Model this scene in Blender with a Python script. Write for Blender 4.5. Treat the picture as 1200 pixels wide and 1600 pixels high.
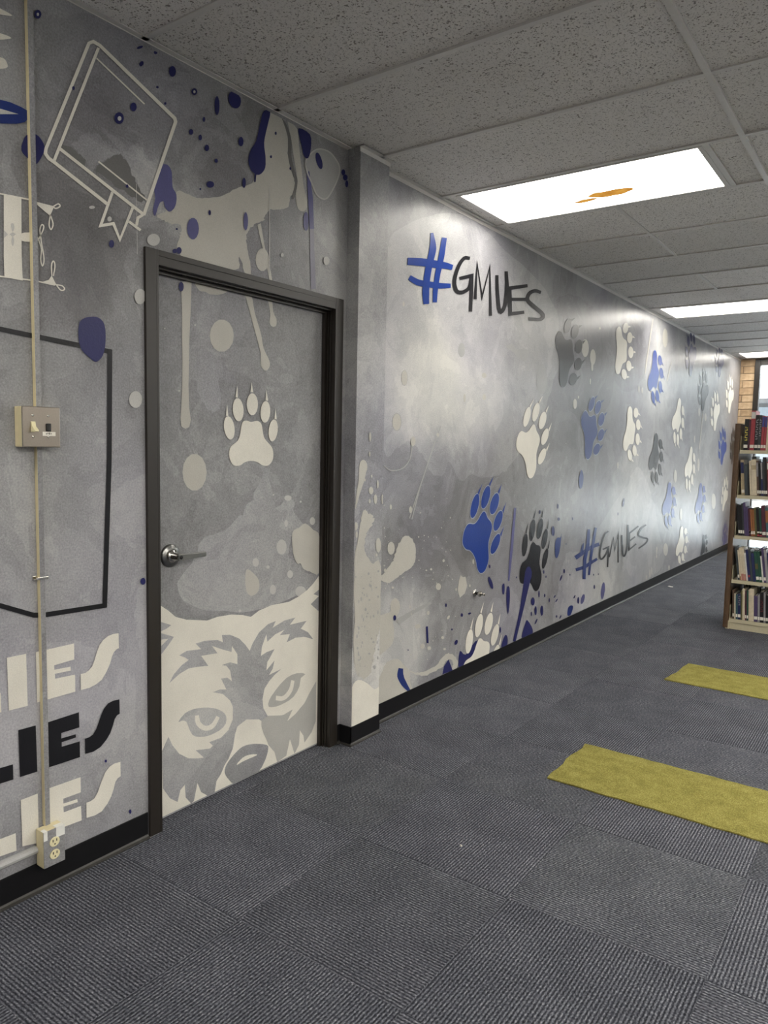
import bpy, bmesh, math, random
from mathutils import Matrix, Vector
random.seed(7)
for o in list(bpy.data.objects): bpy.data.objects.remove(o)
SC = bpy.context.scene
COL = SC.collection

# ---------------------------------------------------------------- camera, world, sun, exposure
CAMROT = Matrix(((0.811105,-0.070243,0.580667),(0.584534,0.062229,-0.808979),(0.020691,0.995587,0.091534)))
cam = bpy.data.cameras.new('camera'); camo = bpy.data.objects.new('camera', cam); COL.objects.link(camo)
camo.matrix_world = Matrix.Translation((2.142, 0.0, 1.415)) @ CAMROT.to_4x4()
cam.sensor_fit = 'VERTICAL'; cam.sensor_height = 36.0; cam.lens = 1157.0 / 1600.0 * 36.0
cam.clip_start = 0.05; cam.clip_end = 200
SC.camera = camo

wd = bpy.data.worlds.new('world'); SC.world = wd; wd.use_nodes = True
bg = wd.node_tree.nodes['Background']; bg.inputs[0].default_value = (0.80, 0.90, 1.0, 1); bg.inputs[1].default_value = 3.6
sun = bpy.data.lights.new('sun', 'SUN'); sun.energy = 11.0; sun.angle = 0.02; sun.color = (1, 0.96, 0.9)
suno = bpy.data.objects.new('sun', sun); COL.objects.link(suno)
suno.rotation_euler = (math.radians(38), 0, math.radians(-12))      # high, from behind the camera, over the roof

SC.view_settings.view_transform = 'Standard'; SC.view_settings.look = 'None'
SC.view_settings.exposure = 0.82; SC.view_settings.gamma = 1.0; SC.view_settings.use_curve_mapping = False

LAMP = 11.0           # radiance of the fluorescent lenses
CEIL = 2.71

# ---------------------------------------------------------------- materials
MATS = {}
class NT:
    def __init__(s, name):
        s.m = bpy.data.materials.new(name); s.m.use_nodes = True; s.t = s.m.node_tree; s.n = s.t.nodes
        s.b = s.n['Principled BSDF']; s.out = s.n['Material Output']
    def new(s, ty, **kw):
        x = s.n.new(ty)
        for k, v in kw.items():
            if k.startswith('i_'): x.inputs[int(k[2:])].default_value = v
            else: setattr(x, k, v)
        return x
    def l(s, a, b): s.t.links.new(a, b)
    def coord(s): return s.new('ShaderNodeTexCoord').outputs['Object']
    def noise(s, vec, scale, detail=3, rough=.55, dist=0.0):
        x = s.new('ShaderNodeTexNoise'); x.inputs['Scale'].default_value = scale; x.inputs['Detail'].default_value = detail
        x.inputs['Roughness'].default_value = rough; x.inputs['Distortion'].default_value = dist; s.l(vec, x.inputs['Vector']); return x.outputs['Fac']
    def math(s, op, a, b=None, clamp=False):
        x = s.new('ShaderNodeMath', operation=op); x.use_clamp = clamp
        for i, v in enumerate((a, b)):
            if v is None: continue
            if isinstance(v, (int, float)): x.inputs[i].default_value = v
            else: s.l(v, x.inputs[i])
        return x.outputs[0]
    def ramp(s, fac, stops):
        x = s.new('ShaderNodeValToRGB'); e = x.color_ramp.elements
        while len(e) < len(stops): e.new(.5)
        for k, (p, c) in zip(e, stops): k.position = p; k.color = (*c, 1) if len(c) == 3 else c
        s.l(fac, x.inputs[0]); return x.outputs[0]
    def maprange(s, v, a, b, c, d, smooth=False):
        x = s.new('ShaderNodeMapRange'); x.clamp = True
        if smooth: x.interpolation_type = 'SMOOTHSTEP'
        s.l(v, x.inputs[0])
        for i, q in enumerate((a, b, c, d)): x.inputs[i+1].default_value = q
        return x.outputs[0]
    def mix(s, fac, a, b, blend='MIX'):
        x = s.new('ShaderNodeMix', data_type='RGBA', blend_type=blend)
        for i, v in ((0, fac), (6, a), (7, b)):
            if isinstance(v, (int, float)): x.inputs[i].default_value = v
            elif isinstance(v, tuple): x.inputs[i].default_value = (*v, 1)
            else: s.l(v, x.inputs[i])
        return x.outputs[2]
    def bump(s, h, strength, dist):
        x = s.new('ShaderNodeBump'); x.inputs['Strength'].default_value = strength; x.inputs['Distance'].default_value = dist
        s.l(h, x.inputs['Height']); s.l(x.outputs[0], s.b.inputs['Normal'])

def plain(name, col, rough=.5, metal=0, grain=0.0, gscale=60, bumpd=0.0, spec=None):
    t = NT(name); t.b.inputs['Roughness'].default_value = rough; t.b.inputs['Metallic'].default_value = metal
    if spec is not None: t.b.inputs['Specular IOR Level'].default_value = spec
    c = t.coord(); n = t.noise(c, gscale, 4)
    f = t.maprange(n, .25, .75, 1 - grain, 1 + grain)
    t.l(t.mix(1.0, col, f, 'MULTIPLY'), t.b.inputs['Base Color'])
    if bumpd: t.bump(n, .6, bumpd)
    MATS[name] = t.m; return t.m

def pebble(t, c):
    """orange-peel relief of the vinyl wall covering"""
    a = t.noise(c, 150, 2, .5); b = t.noise(c, 70, 2, .5)
    h = t.math('ADD', a, t.math('MULTIPLY', b, .7)); t.bump(h, .34, .0013)
    t.b.inputs['Roughness'].default_value = .30; t.b.inputs['Specular IOR Level'].default_value = .22
    return a

# the mural: mottled grey print, pale lower-left zones partly painted light; (y, z, radius y, radius z, change in tone)
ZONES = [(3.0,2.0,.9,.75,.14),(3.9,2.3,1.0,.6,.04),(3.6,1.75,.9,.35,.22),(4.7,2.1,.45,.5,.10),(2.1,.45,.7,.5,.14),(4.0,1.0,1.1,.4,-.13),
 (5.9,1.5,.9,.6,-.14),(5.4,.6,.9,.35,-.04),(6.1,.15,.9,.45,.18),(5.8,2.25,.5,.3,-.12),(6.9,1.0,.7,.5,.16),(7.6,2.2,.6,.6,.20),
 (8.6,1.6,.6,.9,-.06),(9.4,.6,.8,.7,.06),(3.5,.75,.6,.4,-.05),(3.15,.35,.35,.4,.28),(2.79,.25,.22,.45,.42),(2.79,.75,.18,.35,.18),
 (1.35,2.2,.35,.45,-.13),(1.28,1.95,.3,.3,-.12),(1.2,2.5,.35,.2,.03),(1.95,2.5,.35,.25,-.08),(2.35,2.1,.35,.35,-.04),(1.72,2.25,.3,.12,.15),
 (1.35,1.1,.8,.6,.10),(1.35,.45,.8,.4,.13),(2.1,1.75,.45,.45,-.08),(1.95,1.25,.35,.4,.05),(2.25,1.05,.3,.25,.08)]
def make_mural(name, shift=0.0):
    t = NT(name); c = t.coord(); g = pebble(t, c)
    n1 = t.noise(c, 1.7, 5, .6, .6); n2 = t.noise(c, 6.0, 6, .65, 1.2); n3 = t.noise(c, 26, 4, .6)
    warp = t.new('ShaderNodeVectorMath', operation='MULTIPLY_ADD')
    nv = t.new('ShaderNodeTexNoise'); nv.inputs['Scale'].default_value = 3.2; nv.inputs['Detail'].default_value = 6; nv.inputs['Roughness'].default_value = .65
    t.l(c, nv.inputs['Vector']); t.l(nv.outputs['Color'], warp.inputs[0]); warp.inputs[1].default_value = (0, .5, .5); t.l(c, warp.inputs[2])
    L = t.math('ADD', t.math('MULTIPLY', n1, .20), t.math('MULTIPLY', n2, .18))
    L = t.math('ADD', L, t.math('MULTIPLY', n3, .10)); L = t.math('ADD', L, .24 + shift)
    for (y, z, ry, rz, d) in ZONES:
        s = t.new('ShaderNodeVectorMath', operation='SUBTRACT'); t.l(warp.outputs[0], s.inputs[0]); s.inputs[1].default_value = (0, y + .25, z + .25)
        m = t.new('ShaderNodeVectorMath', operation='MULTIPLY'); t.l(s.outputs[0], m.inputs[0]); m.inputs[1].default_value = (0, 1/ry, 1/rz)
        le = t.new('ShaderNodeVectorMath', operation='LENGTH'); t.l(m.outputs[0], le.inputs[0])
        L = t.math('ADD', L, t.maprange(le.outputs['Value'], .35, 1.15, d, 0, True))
    # watercolour blooms: stepped edges
    bl = t.noise(c, 2.6, 7, .62, .9); L = t.math('ADD', L, t.maprange(bl, .545, .56, 0, .07)); L = t.math('ADD', L, t.maprange(bl, .44, .43, 0, -.05))
    fine = t.noise(c, 170, 3, .7); L = t.math('ADD', L, t.math('MULTIPLY', t.math('SUBTRACT', fine, .5), .55))
    col = t.ramp(L, [(0.0, (.075,.075,.078)), (.3, (.165,.162,.165)), (.5, (.265,.265,.272)), (.75, (.43,.43,.425)), (1.0, (.62,.61,.57))])
    hue = t.noise(c, 1.1, 2); col = t.mix(t.maprange(hue, .45, .7, 0, .5), col, t.mix(1.0, col, (.96, .94, 1.10), 'MULTIPLY'))
    t.l(col, t.b.inputs['Base Color']); MATS[name] = t.m; return t.m
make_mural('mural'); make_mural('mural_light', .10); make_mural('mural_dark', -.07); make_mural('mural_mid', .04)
def ink(name, col, var=.07):
    t = NT('ink_' + name); c = t.coord(); pebble(t, c)
    n = t.noise(c, 300, 2); m = t.noise(c, 5, 4)
    f = t.math('ADD', t.maprange(n, .3, .7, 1 - var, 1 + var), t.maprange(m, .3, .7, -var, var))
    t.l(t.mix(1.0, col, f, 'MULTIPLY'), t.b.inputs['Base Color']); MATS[name] = t.m
for nm, c in dict(white=(.70,.675,.60), pale=(.47,.455,.41), midlight=(.36,.36,.355), lightgrey=(.48,.475,.455), dark=(.15,.148,.145),
    navy=(.022,.024,.105), blue=(.020,.036,.16), royal=(.012,.042,.24), purple=(.10,.10,.23), greyblue=(.23,.225,.275),
    charcoal=(.032,.032,.033), cheek=(.40,.395,.37), black=(.014,.014,.017), paleblue=(.33,.36,.44)).items(): ink(nm, c)

plain('frame_bronze', (.019,.0155,.0125), .38, .0, .08)
plain('rubber_black', (.006,.006,.007), .5, 0, .15, 30, 0, .2)
plain('rubber_toe', (.035,.033,.03), .5, 0, .3, 25)
plain('cream_paint', (.66,.58,.36), .45, 0, .05)
plain('cream_plastic', (.72,.66,.42), .35, 0, .04)
plain('steel', (.30,.265,.23), .33, 1, .05, 200)
plain('chrome', (.62,.60,.56), .18, 1, .04)
plain('satin_metal', (.27,.27,.26), .28, 1, .05)
plain('dark_metal', (.05,.05,.05), .35, 1)
plain('black_plastic', (.01,.01,.01), .3)
plain('paper', (.75,.72,.64), .7, 0, .06)
plain('tape_white', (.74,.74,.70), .5, 0, .04)
plain('grid_metal', (.60,.58,.555), .45, 0, .04)
plain('housing', (.55,.55,.53), .5)
plain('plaster', (.50,.49,.47), .7, 0, .04, 20)
plain('oak_brown', (.105,.058,.030), .42, 0, .25, 14)
plain('oak_edge', (.115,.07,.04), .4, 0, .25, 14)
plain('shelf_beige', (.52,.47,.33), .45, 0, .05)
plain('concrete', (.60,.60,.60), .85, 0, .12, 3)
plain('white_fascia', (.80,.80,.78), .6)
plain('grey_band', (.45,.46,.50), .6)
plain('grey_brick', (.16,.15,.145), .9, 0, .25, 6)
plain('outside_glass', (.10,.11,.12), .1)
plain('black_paint', (.02,.02,.02), .4)
plain('mortar', (.36,.29,.21), .9, 0, .12, 50)

def brick_mat():
    t = NT('brick'); c = t.coord(); oi = t.new('ShaderNodeObjectInfo').outputs['Random']
    n = t.noise(c, 24, 5, .6); f = t.math('ADD', t.math('MULTIPLY', n, .7), t.math('MULTIPLY', oi, .3))
    t.l(t.ramp(f, [(.25, (.30,.20,.12)), (.5, (.46,.32,.19)), (.75, (.60,.45,.29))]), t.b.inputs['Base Color'])
    t.b.inputs['Roughness'].default_value = .85; t.bump(n, .6, .004); MATS['brick'] = t.m
brick_mat()

def carpet_mat():
    t = NT('carpet'); c = t.coord()
    sep = t.new('ShaderNodeSeparateXYZ'); t.l(c, sep.inputs[0])
    wob = t.noise(c, 9, 2); 
    u = t.math('ADD', t.math('MULTIPLY', sep.outputs['X'], 2*math.pi/.0105), t.math('MULTIPLY', wob, 2.0))
    rib = t.math('MULTIPLY', t.math('ADD', t.math('SINE', u), 1), .5)
    # yarn flecks drawn out along the rib
    st = t.new('ShaderNodeVectorMath', operation='MULTIPLY'); t.l(c, st.inputs[0]); st.inputs[1].default_value = (230, 115, 1)
    fl = t.new('ShaderNodeTexNoise'); fl.inputs['Scale'].default_value = 1; fl.inputs['Detail'].default_value = 2; t.l(st.outputs[0], fl.inputs['Vector'])
    cl = t.noise(c, 5, 3); oi = t.new('ShaderNodeObjectInfo').outputs['Random']
    v = t.math('ADD', t.math('MULTIPLY', t.math('POWER', rib, .6), .46), t.math('MULTIPLY', t.math('SUBTRACT', fl.outputs['Fac'], .5), 1.25))
    v = t.math('ADD', v, t.math('MULTIPLY', t.math('SUBTRACT', cl, .5), .25)); v = t.math('ADD', v, t.math('MULTIPLY', t.math('SUBTRACT', oi, .5), .06)); v = t.math('ADD', v, .2)
    t.l(t.ramp(v, [(.1, (.014,.015,.019)), (.4, (.047,.05,.063)), (.7, (.145,.15,.173)), (1, (.37,.375,.40))]), t.b.inputs['Base Color'])
    t.b.inputs['Roughness'].default_value = .95; t.b.inputs['Specular IOR Level'].default_value = .15
    t.bump(t.math('ADD', rib, t.math('MULTIPLY', fl.outputs['Fac'], .6)), .7, .0025); MATS['carpet'] = t.m
carpet_mat()
def strip_mat():
    t = NT('yellow_pile'); c = t.coord(); n = t.noise(c, 210, 3, .75); m = t.noise(c, 14, 4)
    v = t.math('ADD', t.math('MULTIPLY', n, .8), t.math('MULTIPLY', m, .25))
    t.l(t.ramp(v, [(.28, (.075,.064,.014)), (.5, (.235,.21,.052)), (.72, (.43,.39,.125))]), t.b.inputs['Base Color'])
    t.b.inputs['Roughness'].default_value = .95; t.b.inputs['Specular IOR Level'].default_value = .1; t.bump(n, .8, .004); MATS['yellow_pile'] = t.m
strip_mat()
def tile_mat():
    t = NT('ceiling_fibre'); c = t.coord(); oi = t.new('ShaderNodeObjectInfo').outputs['Random']
    add = t.new('ShaderNodeVectorMath', operation='ADD'); t.l(c, add.inputs[0]); t.l(t.math('MULTIPLY', oi, 40), add.inputs[1])
    v = t.new('ShaderNodeTexVoronoi'); v.inputs['Scale'].default_value = 95; t.l(add.outputs[0], v.inputs['Vector'])
    n = t.noise(add.outputs[0], 45, 3, .6); worm = t.noise(add.outputs[0], 170, 2, .5, 1.2)
    hole = t.maprange(t.math('ADD', v.outputs['Distance'], t.math('MULTIPLY', t.math('SUBTRACT', n, .5), 1.4)), .12, .24, 0, 1)
    hole2 = t.maprange(worm, .34, .40, 0, 1)
    h = t.math('MULTIPLY', hole, hole2)
    base = t.ramp(t.math('ADD', t.math('MULTIPLY', oi, .5), t.math('MULTIPLY', t.noise(add.outputs[0], 3, 3), .5)), [(.2, (.68,.655,.625)), (.8, (.80,.775,.75))])
    t.l(t.mix(h, (.27,.25,.23), base), t.b.inputs['Base Color'])
    t.b.inputs['Roughness'].default_value = .92; t.b.inputs['Specular IOR Level'].default_value = .2; t.bump(h, .7, .003); MATS['ceiling_fibre'] = t.m
tile_mat()
def lens_mat(name, stained, gain=1.0):
    t = NT(name); c = t.coord(); sep = t.new('ShaderNodeSeparateXYZ'); t.l(c, sep.inputs[0])
    band = t.math('MULTIPLY', t.math('ADD', t.math('COSINE', t.math('MULTIPLY', sep.outputs['Y'], 2*math.pi/.19)), 1), .5)
    k = t.maprange(band, 0, 1, .88, 1.08)
    col = t.mix(1.0, (1.0, .955, .875), k, 'MULTIPLY')
    if stained:
        wn = t.new('ShaderNodeTexNoise'); wn.inputs['Scale'].default_value = 5; wn.inputs['Detail'].default_value = 4; t.l(c, wn.inputs['Vector'])
        wp = t.new('ShaderNodeVectorMath', operation='MULTIPLY_ADD'); t.l(wn.outputs['Color'], wp.inputs[0]); wp.inputs[1].default_value = (.07,.07,0); t.l(c, wp.inputs[2])
        def spot(cx, cy, rx, ry, a, b):
            s = t.new('ShaderNodeVectorMath', operation='SUBTRACT'); t.l(wp.outputs[0], s.inputs[0]); s.inputs[1].default_value = (cx + .035, cy + .035, 0)
            m = t.new('ShaderNodeVectorMath', operation='MULTIPLY'); t.l(s.outputs[0], m.inputs[0]); m.inputs[1].default_value = (1/rx, 1/ry, 0)
            le = t.new('ShaderNodeVectorMath', operation='LENGTH'); t.l(m.outputs[0], le.inputs[0]); return t.maprange(le.outputs['Value'], a, b, 1, 0)
        n = t.noise(c, 16, 4)
        faint = t.math('MULTIPLY', t.math('MAXIMUM', spot(-.085, .06, .13, .075, .85, 1.0), spot(-.30, -.02, .10, .04, .7, 1.1)), t.maprange(n, .36, .5, 0, .9))
        dk = t.math('MAXIMUM', spot(.075, .10, .125, .048, .92, 1.0), spot(-.07, .145, .07, .022, .85, 1.0))
        col = t.mix(faint, col, (.080, .055, .020)); col = t.mix(dk, col, t.ramp(n, [(.35, (.048,.021,.0035)), (.65, (.066,.034,.0065))]))
    e = t.new('ShaderNodeEmission'); t.l(col, e.inputs[0]); e.inputs[1].default_value = LAMP*gain; t.l(e.outputs[0], t.out.inputs[0]); MATS[name] = t.m
lens_mat('lens_clean', False, .62); lens_mat('lens_stained', True, .55); lens_mat('lens_fill', False, 1.25)   # gain lowered by the wall, raised on the added fill lights
def glass_mat():
    t = NT('glass'); tr = t.new('ShaderNodeBsdfTransparent'); gl = t.new('ShaderNodeBsdfGlossy'); gl.inputs['Roughness'].default_value = .02
    tr.inputs[0].default_value = (.92,.95,.95,1); fr = t.new('ShaderNodeFresnel'); fr.inputs[0].default_value = 1.45
    mx = t.new('ShaderNodeMixShader'); t.l(fr.outputs[0], mx.inputs[0]); t.l(tr.outputs[0], mx.inputs[1]); t.l(gl.outputs[0], mx.inputs[2]); t.l(mx.outputs[0], t.out.inputs[0]); MATS['glass'] = t.m
glass_mat()
def flat_color(name, col, rough=.5):
    if name not in MATS: plain(name, col, rough, 0, .12, 45)
    return name

# ---------------------------------------------------------------- helpers
def link(name, me, mat=None, parent=None):
    o = bpy.data.objects.new(name, me); COL.objects.link(o)
    if mat and me is not None and not me.materials: me.materials.append(MATS[mat])
    if parent is not None: o.parent = parent
    return o
def tag(o, label=None, cat=None, group=None, kind=None):
    for k, v in (('label', label), ('category', cat), ('group', group), ('kind', kind)):
        if v: o[k] = v
    return o
def empty(name, loc, label, cat, group=None, kind=None):
    o = bpy.data.objects.new(name, None); COL.objects.link(o); o.location = loc; o.empty_display_size = .05
    return tag(o, label, cat, group, kind)
def add_box(V, Fc, x0, x1, y0, y1, z0, z1):
    b = len(V); V += [(x0,y0,z0),(x1,y0,z0),(x1,y1,z0),(x0,y1,z0),(x0,y0,z1),(x1,y0,z1),(x1,y1,z1),(x0,y1,z1)]
    Fc += [(b,b+3,b+2,b+1),(b+4,b+5,b+6,b+7),(b,b+1,b+5,b+4),(b+1,b+2,b+6,b+5),(b+2,b+3,b+7,b+6),(b+3,b,b+4,b+7)]
def box_mesh(name, boxes, bevel=0.0):
    V, Fc = [], []
    for b in boxes: add_box(V, Fc, *b)
    me = bpy.data.meshes.new(name); me.from_pydata(V, [], Fc)
    if bevel:
        bm = bmesh.new(); bm.from_mesh(me); bmesh.ops.bevel(bm, geom=list(bm.edges), offset=bevel, segments=2, affect='EDGES', profile=.6); bm.to_mesh(me); bm.free()
    return me
def boxes(name, bl, mat, parent=None, bevel=0.0): return link(name, box_mesh(name, bl, bevel), mat, parent)
def poly_mesh(name, V, Fc, smooth=False):
    me = bpy.data.meshes.new(name); me.from_pydata(V, [], Fc)
    if smooth:
        for p in me.polygons: p.use_smooth = True
    return me
def lathe(name, prof, mat, parent, origin, axis='X', n=28, scale2=1.0, smooth=True):
    """prof: (distance along the axis, radius)"""
    V, Fc = [], []
    for a, r in prof:
        for k in range(n):
            t = 2*math.pi*k/n; u, v = r*math.cos(t), r*math.sin(t)*scale2
            p = (a, u, v) if axis == 'X' else ((u, a, v) if axis == 'Y' else (u, v, a))
            V.append((origin[0]+p[0], origin[1]+p[1], origin[2]+p[2]))
    for i in range(len(prof)-1):
        for k in range(n): Fc.append((i*n+k, i*n+(k+1)%n, (i+1)*n+(k+1)%n, (i+1)*n+k))
    Fc.append(tuple(range(n))[::-1]); Fc.append(tuple((len(prof)-1)*n+k for k in range(n)))
    me = poly_mesh(name, V, Fc)
    bm = bmesh.new(); bm.from_mesh(me); bmesh.ops.recalc_face_normals(bm, faces=bm.faces); bm.to_mesh(me); bm.free()
    if smooth:
        for p in me.polygons: p.use_smooth = len(p.vertices) == 4
    return link(name, me, mat, parent)
def prism_y(name, prof, y0, y1, mat, parent=None):
    """profile in (x, z) swept along y"""
    n = len(prof); V = [(x, y0, z) for x, z in prof] + [(x, y1, z) for x, z in prof]
    Fc = [tuple(range(n)), tuple(range(2*n-1, n-1, -1))] + [(i, n+i, n+(i+1)%n, (i+1)%n) for i in range(n)]
    me = poly_mesh(name, V, Fc); bm = bmesh.new(); bm.from_mesh(me); bmesh.ops.recalc_face_normals(bm, faces=bm.faces); bm.to_mesh(me); bm.free()
    return link(name, me, mat, parent)

PAW_MASTER=[[(-.0451,.0931),(-.0395,.0966),(-.0327,.0983),(-.0254,.0989),(-.0179,.0979),(-.0098,.0958),(-.0005,.0947),(.011,.0962),(.0237,.0987),(.0348,.0997),(.0432,.0983),(.05,.0954),(.0554,.0908),(.0592,.0844),(.0616,.0762),(.0639,.0675),(.0661,.0577),(.0683,.0472),(.0714,.038),(.0755,.0313),(.0805,.0259),(.0872,.0196),(.0975,.0117),(.1097,.003),(.1193,-.0063),(.1246,-.0162),(.1272,-.0266),(.1282,-.0365),(.1279,-.0459),(.1259,-.0549),(.122,-.063),(.1158,-.0706),(.1077,-.0772),(.0987,-.0817),(.0888,-.0835),(.0779,-.0832),(.0671,-.0814),(.0569,-.0775),(.0467,-.0721),(.036,-.0677),(.0244,-.0648),(.0123,-.0629),(.0004,-.0623),(-.0117,-.0631),(-.0237,-.0651),(-.0345,-.0679),(-.0431,-.0719),(-.0505,-.0766),(-.059,-.0799),(-.0702,-.0815),(-.0823,-.0817),(-.0928,-.0796),(-.1008,-.0742),(-.1071,-.0665),(-.1119,-.058),(-.1154,-.0489),(-.1174,-.039),(-.1176,-.0296),(-.1162,-.0209),(-.113,-.0126),(-.1073,-.0047),(-.0972,.0027),(-.0845,.0097),(-.0739,.0171),(-.0673,.0252),(-.0629,.0336),(-.0595,.0425),(-.0574,.0521),(-.0563,.0621),(-.0547,.0713),(-.0522,.0797),(-.0492,.0873)],
 [(-.0897,.071),(-.0883,.0552),(-.0905,.0409),(-.0958,.0298),(-.1037,.0233),(-.1131,.0221),(-.1229,.0264),(-.132,.0356),(-.1392,.0486),(-.1437,.0637),(-.145,.0792),(-.1429,.0933),(-.1377,.1043),(-.13,.1109),(-.1207,.1123),(-.1108,.1082),(-.1017,.0992),(-.0943,.0863)],
 [(-.0414,.1428),(-.0416,.1271),(-.0454,.1129),(-.0521,.102),(-.061,.0958),(-.0711,.0949),(-.081,.0994),(-.0896,.1088),(-.0958,.1219),(-.099,.137),(-.0988,.1525),(-.0952,.1665),(-.0886,.1773),(-.0798,.1837),(-.0699,.1848),(-.0599,.1805),(-.0512,.1713),(-.0448,.1582)],
 [(.0374,.1672),(.0356,.1518),(.0302,.1381),(.0219,.1278),(.0117,.1221),(.0009,.1216),(-.0092,.1264),(-.0175,.1359),(-.0228,.1488),(-.0248,.1637),(-.023,.1788),(-.0177,.1923),(-.0096,.2027),(.0004,.2085),(.0112,.2093),(.0214,.2047),(.0298,.1953),(.0354,.1823)],
 [(.1083,.1387),(.1056,.1233),(.0998,.1098),(.0916,.0998),(.082,.0945),(.0722,.0946),(.0634,.0999),(.0566,.1098),(.0527,.123),(.052,.1381),(.0547,.1533),(.0604,.1666),(.0684,.1767),(.0779,.1821),(.0877,.1823),(.0966,.1772),(.1035,.1674),(.1076,.154)],
 [(.153,.0627),(.1492,.047),(.1426,.0333),(.134,.0235),(.1245,.0185),(.1152,.0191),(.1073,.025),(.1017,.0356),(.0991,.0495),(.0996,.0652),(.1034,.0807),(.1099,.0942),(.1184,.1041),(.1278,.1093),(.1371,.1089),(.1451,.1032),(.1508,.0926),(.1536,.0785)],
 [(-.1283,.1601),(-.1338,.1137),(-.1217,.1121)],
 [(-.0746,.2339),(-.085,.1887),(-.0726,.1866)],
 [(.0015,.254),(-.0042,.2132),(.0108,.2135)],
 [(.0844,.2296),(.0816,.1858),(.0963,.1845)],
 [(.1392,.1562),(.1332,.1116),(.1472,.1106)]]
PAWS=[([1.1882, 1.0908, 3.9789, -1.0414, 1.3037, 0.847], 'royal', 'royal blue paw print above the wall spigot', 'paleblue', 4),
 ([1.4491, 0.6055, 4.7663, -0.5286, 1.607, 0.5785], 'black', 'black paw print beside the blue streak', None, 4),
 ([1.4775, 0.671, 4.0247, -0.671, 1.4775, 0.0525], 'white', 'white paw print cut off by the baseboard', None, 4),
 ([1.1224, 1.1804, 4.645, -1.0702, 1.1946, 1.41], 'white', 'cream paw print under the upper lettering', None, 4),
 ([0.6124, 1.5628, 5.1914, -1.519, 0.6522, 2.0779], 'charcoal', 'charcoal paw print below the upper lettering', None, 4),
 ([0.6851, 1.5517, 5.7562, -1.4576, 0.6859, 1.5481], 'blue', 'dark blue paw print between two cream ones', 'paleblue', 4),
 ([0.1163, 1.6207, 6.4162, -1.62, 0.1105, 2.2619], 'white', 'cream paw print near the ceiling pointing right', None, 4),
 ([-0.4562, 1.5058, 6.7653, -1.607, -0.4376, 1.5901], 'white', 'cream paw print beside the dark blue one', None, 4),
 ([-0.6586, 1.4511, 7.4237, -1.5354, -0.6635, 2.1582], 'royal', 'bright blue paw print under the second ceiling light', 'paleblue', 4),
 ([-0.8768, 1.2923, 7.5914, -1.3836, -0.8915, 1.3707], 'charcoal', 'black paw print pointing down', None, 4),
 ([-1.1107, 1.0975, 8.3651, -1.2577, -1.0264, 1.7704], 'white', 'cream paw print pointing down at mid wall', None, 4),
 ([-1.0855, 1.0581, 8.9966, -1.2566, -1.0365, 1.2552], 'white', 'cream paw print pointing down lower on the wall', None, 4),
 ([-0.954, 1.3353, 8.1816, -1.3031, -0.8306, 0.8757], 'royal', 'blue paw print over the window reflection', 'paleblue', 4),
 ([-0.8492, 1.3807, 9.5937, -1.4237, -0.7243, 0.8182], 'royal', 'blue paw print nearer the bookcase', 'paleblue', 4),
 ([1.0669, -1.2306, 9.513, 1.1938, 0.9205, 2.0729], 'charcoal', 'grey paw print high on the far wall', None, 4),
 ([0.9504, -1.3116, 10.2034, 1.3257, 0.8648, 1.8664], 'white', 'cream paw print high on the far wall', None, 4),
 ([1.0376, -1.2463, 11.0206, 1.208, 0.9843, 2.1205], 'white', 'cream paw print nearest the brick wall', None, 4),
 ([1.1284, -1.1626, 10.7621, 1.1062, 1.0707, 1.4158], 'royal', 'bright blue paw print left of the bookcase', 'paleblue', 4),
 ([1.2245, -0.5964, 11.0678, 0.8898, 1.2179, 0.7643], 'white', 'cream paw print left of the bookcase', None, 4),
 ([0.9514, -1.216, 8.833, 1.2582, 0.9667, 2.4383], 'navy', 'navy paw print touching the ceiling', None, 4),
 ([0.9274, -1.2463, 10.2798, 1.0308, 0.6996, 2.5067], 'navy', 'small navy paw print touching the ceiling', None, 4),
 ([-0.8516, 1.4162, 8.8085, -1.2658, -0.6262, 0.3696], 'white', 'cream paw print just above the baseboard', None, 4),
 ([-0.3514, 1.113, 9.9393, -1.113, -0.3514, 0.2096], 'black', 'black paw print cut by the baseboard', None, 4),
 ([0.603, -0.8613, 11.4085, 1.259, 0.9923, 1.4289], 'charcoal', 'dark paw print beside the bookcase panel', None, 4),
 ([1.0835, -0.4423, 11.2432, 0.4423, 1.0835, 0.1721], 'purple', 'violet paw print at the far end', None, 4)]
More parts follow.
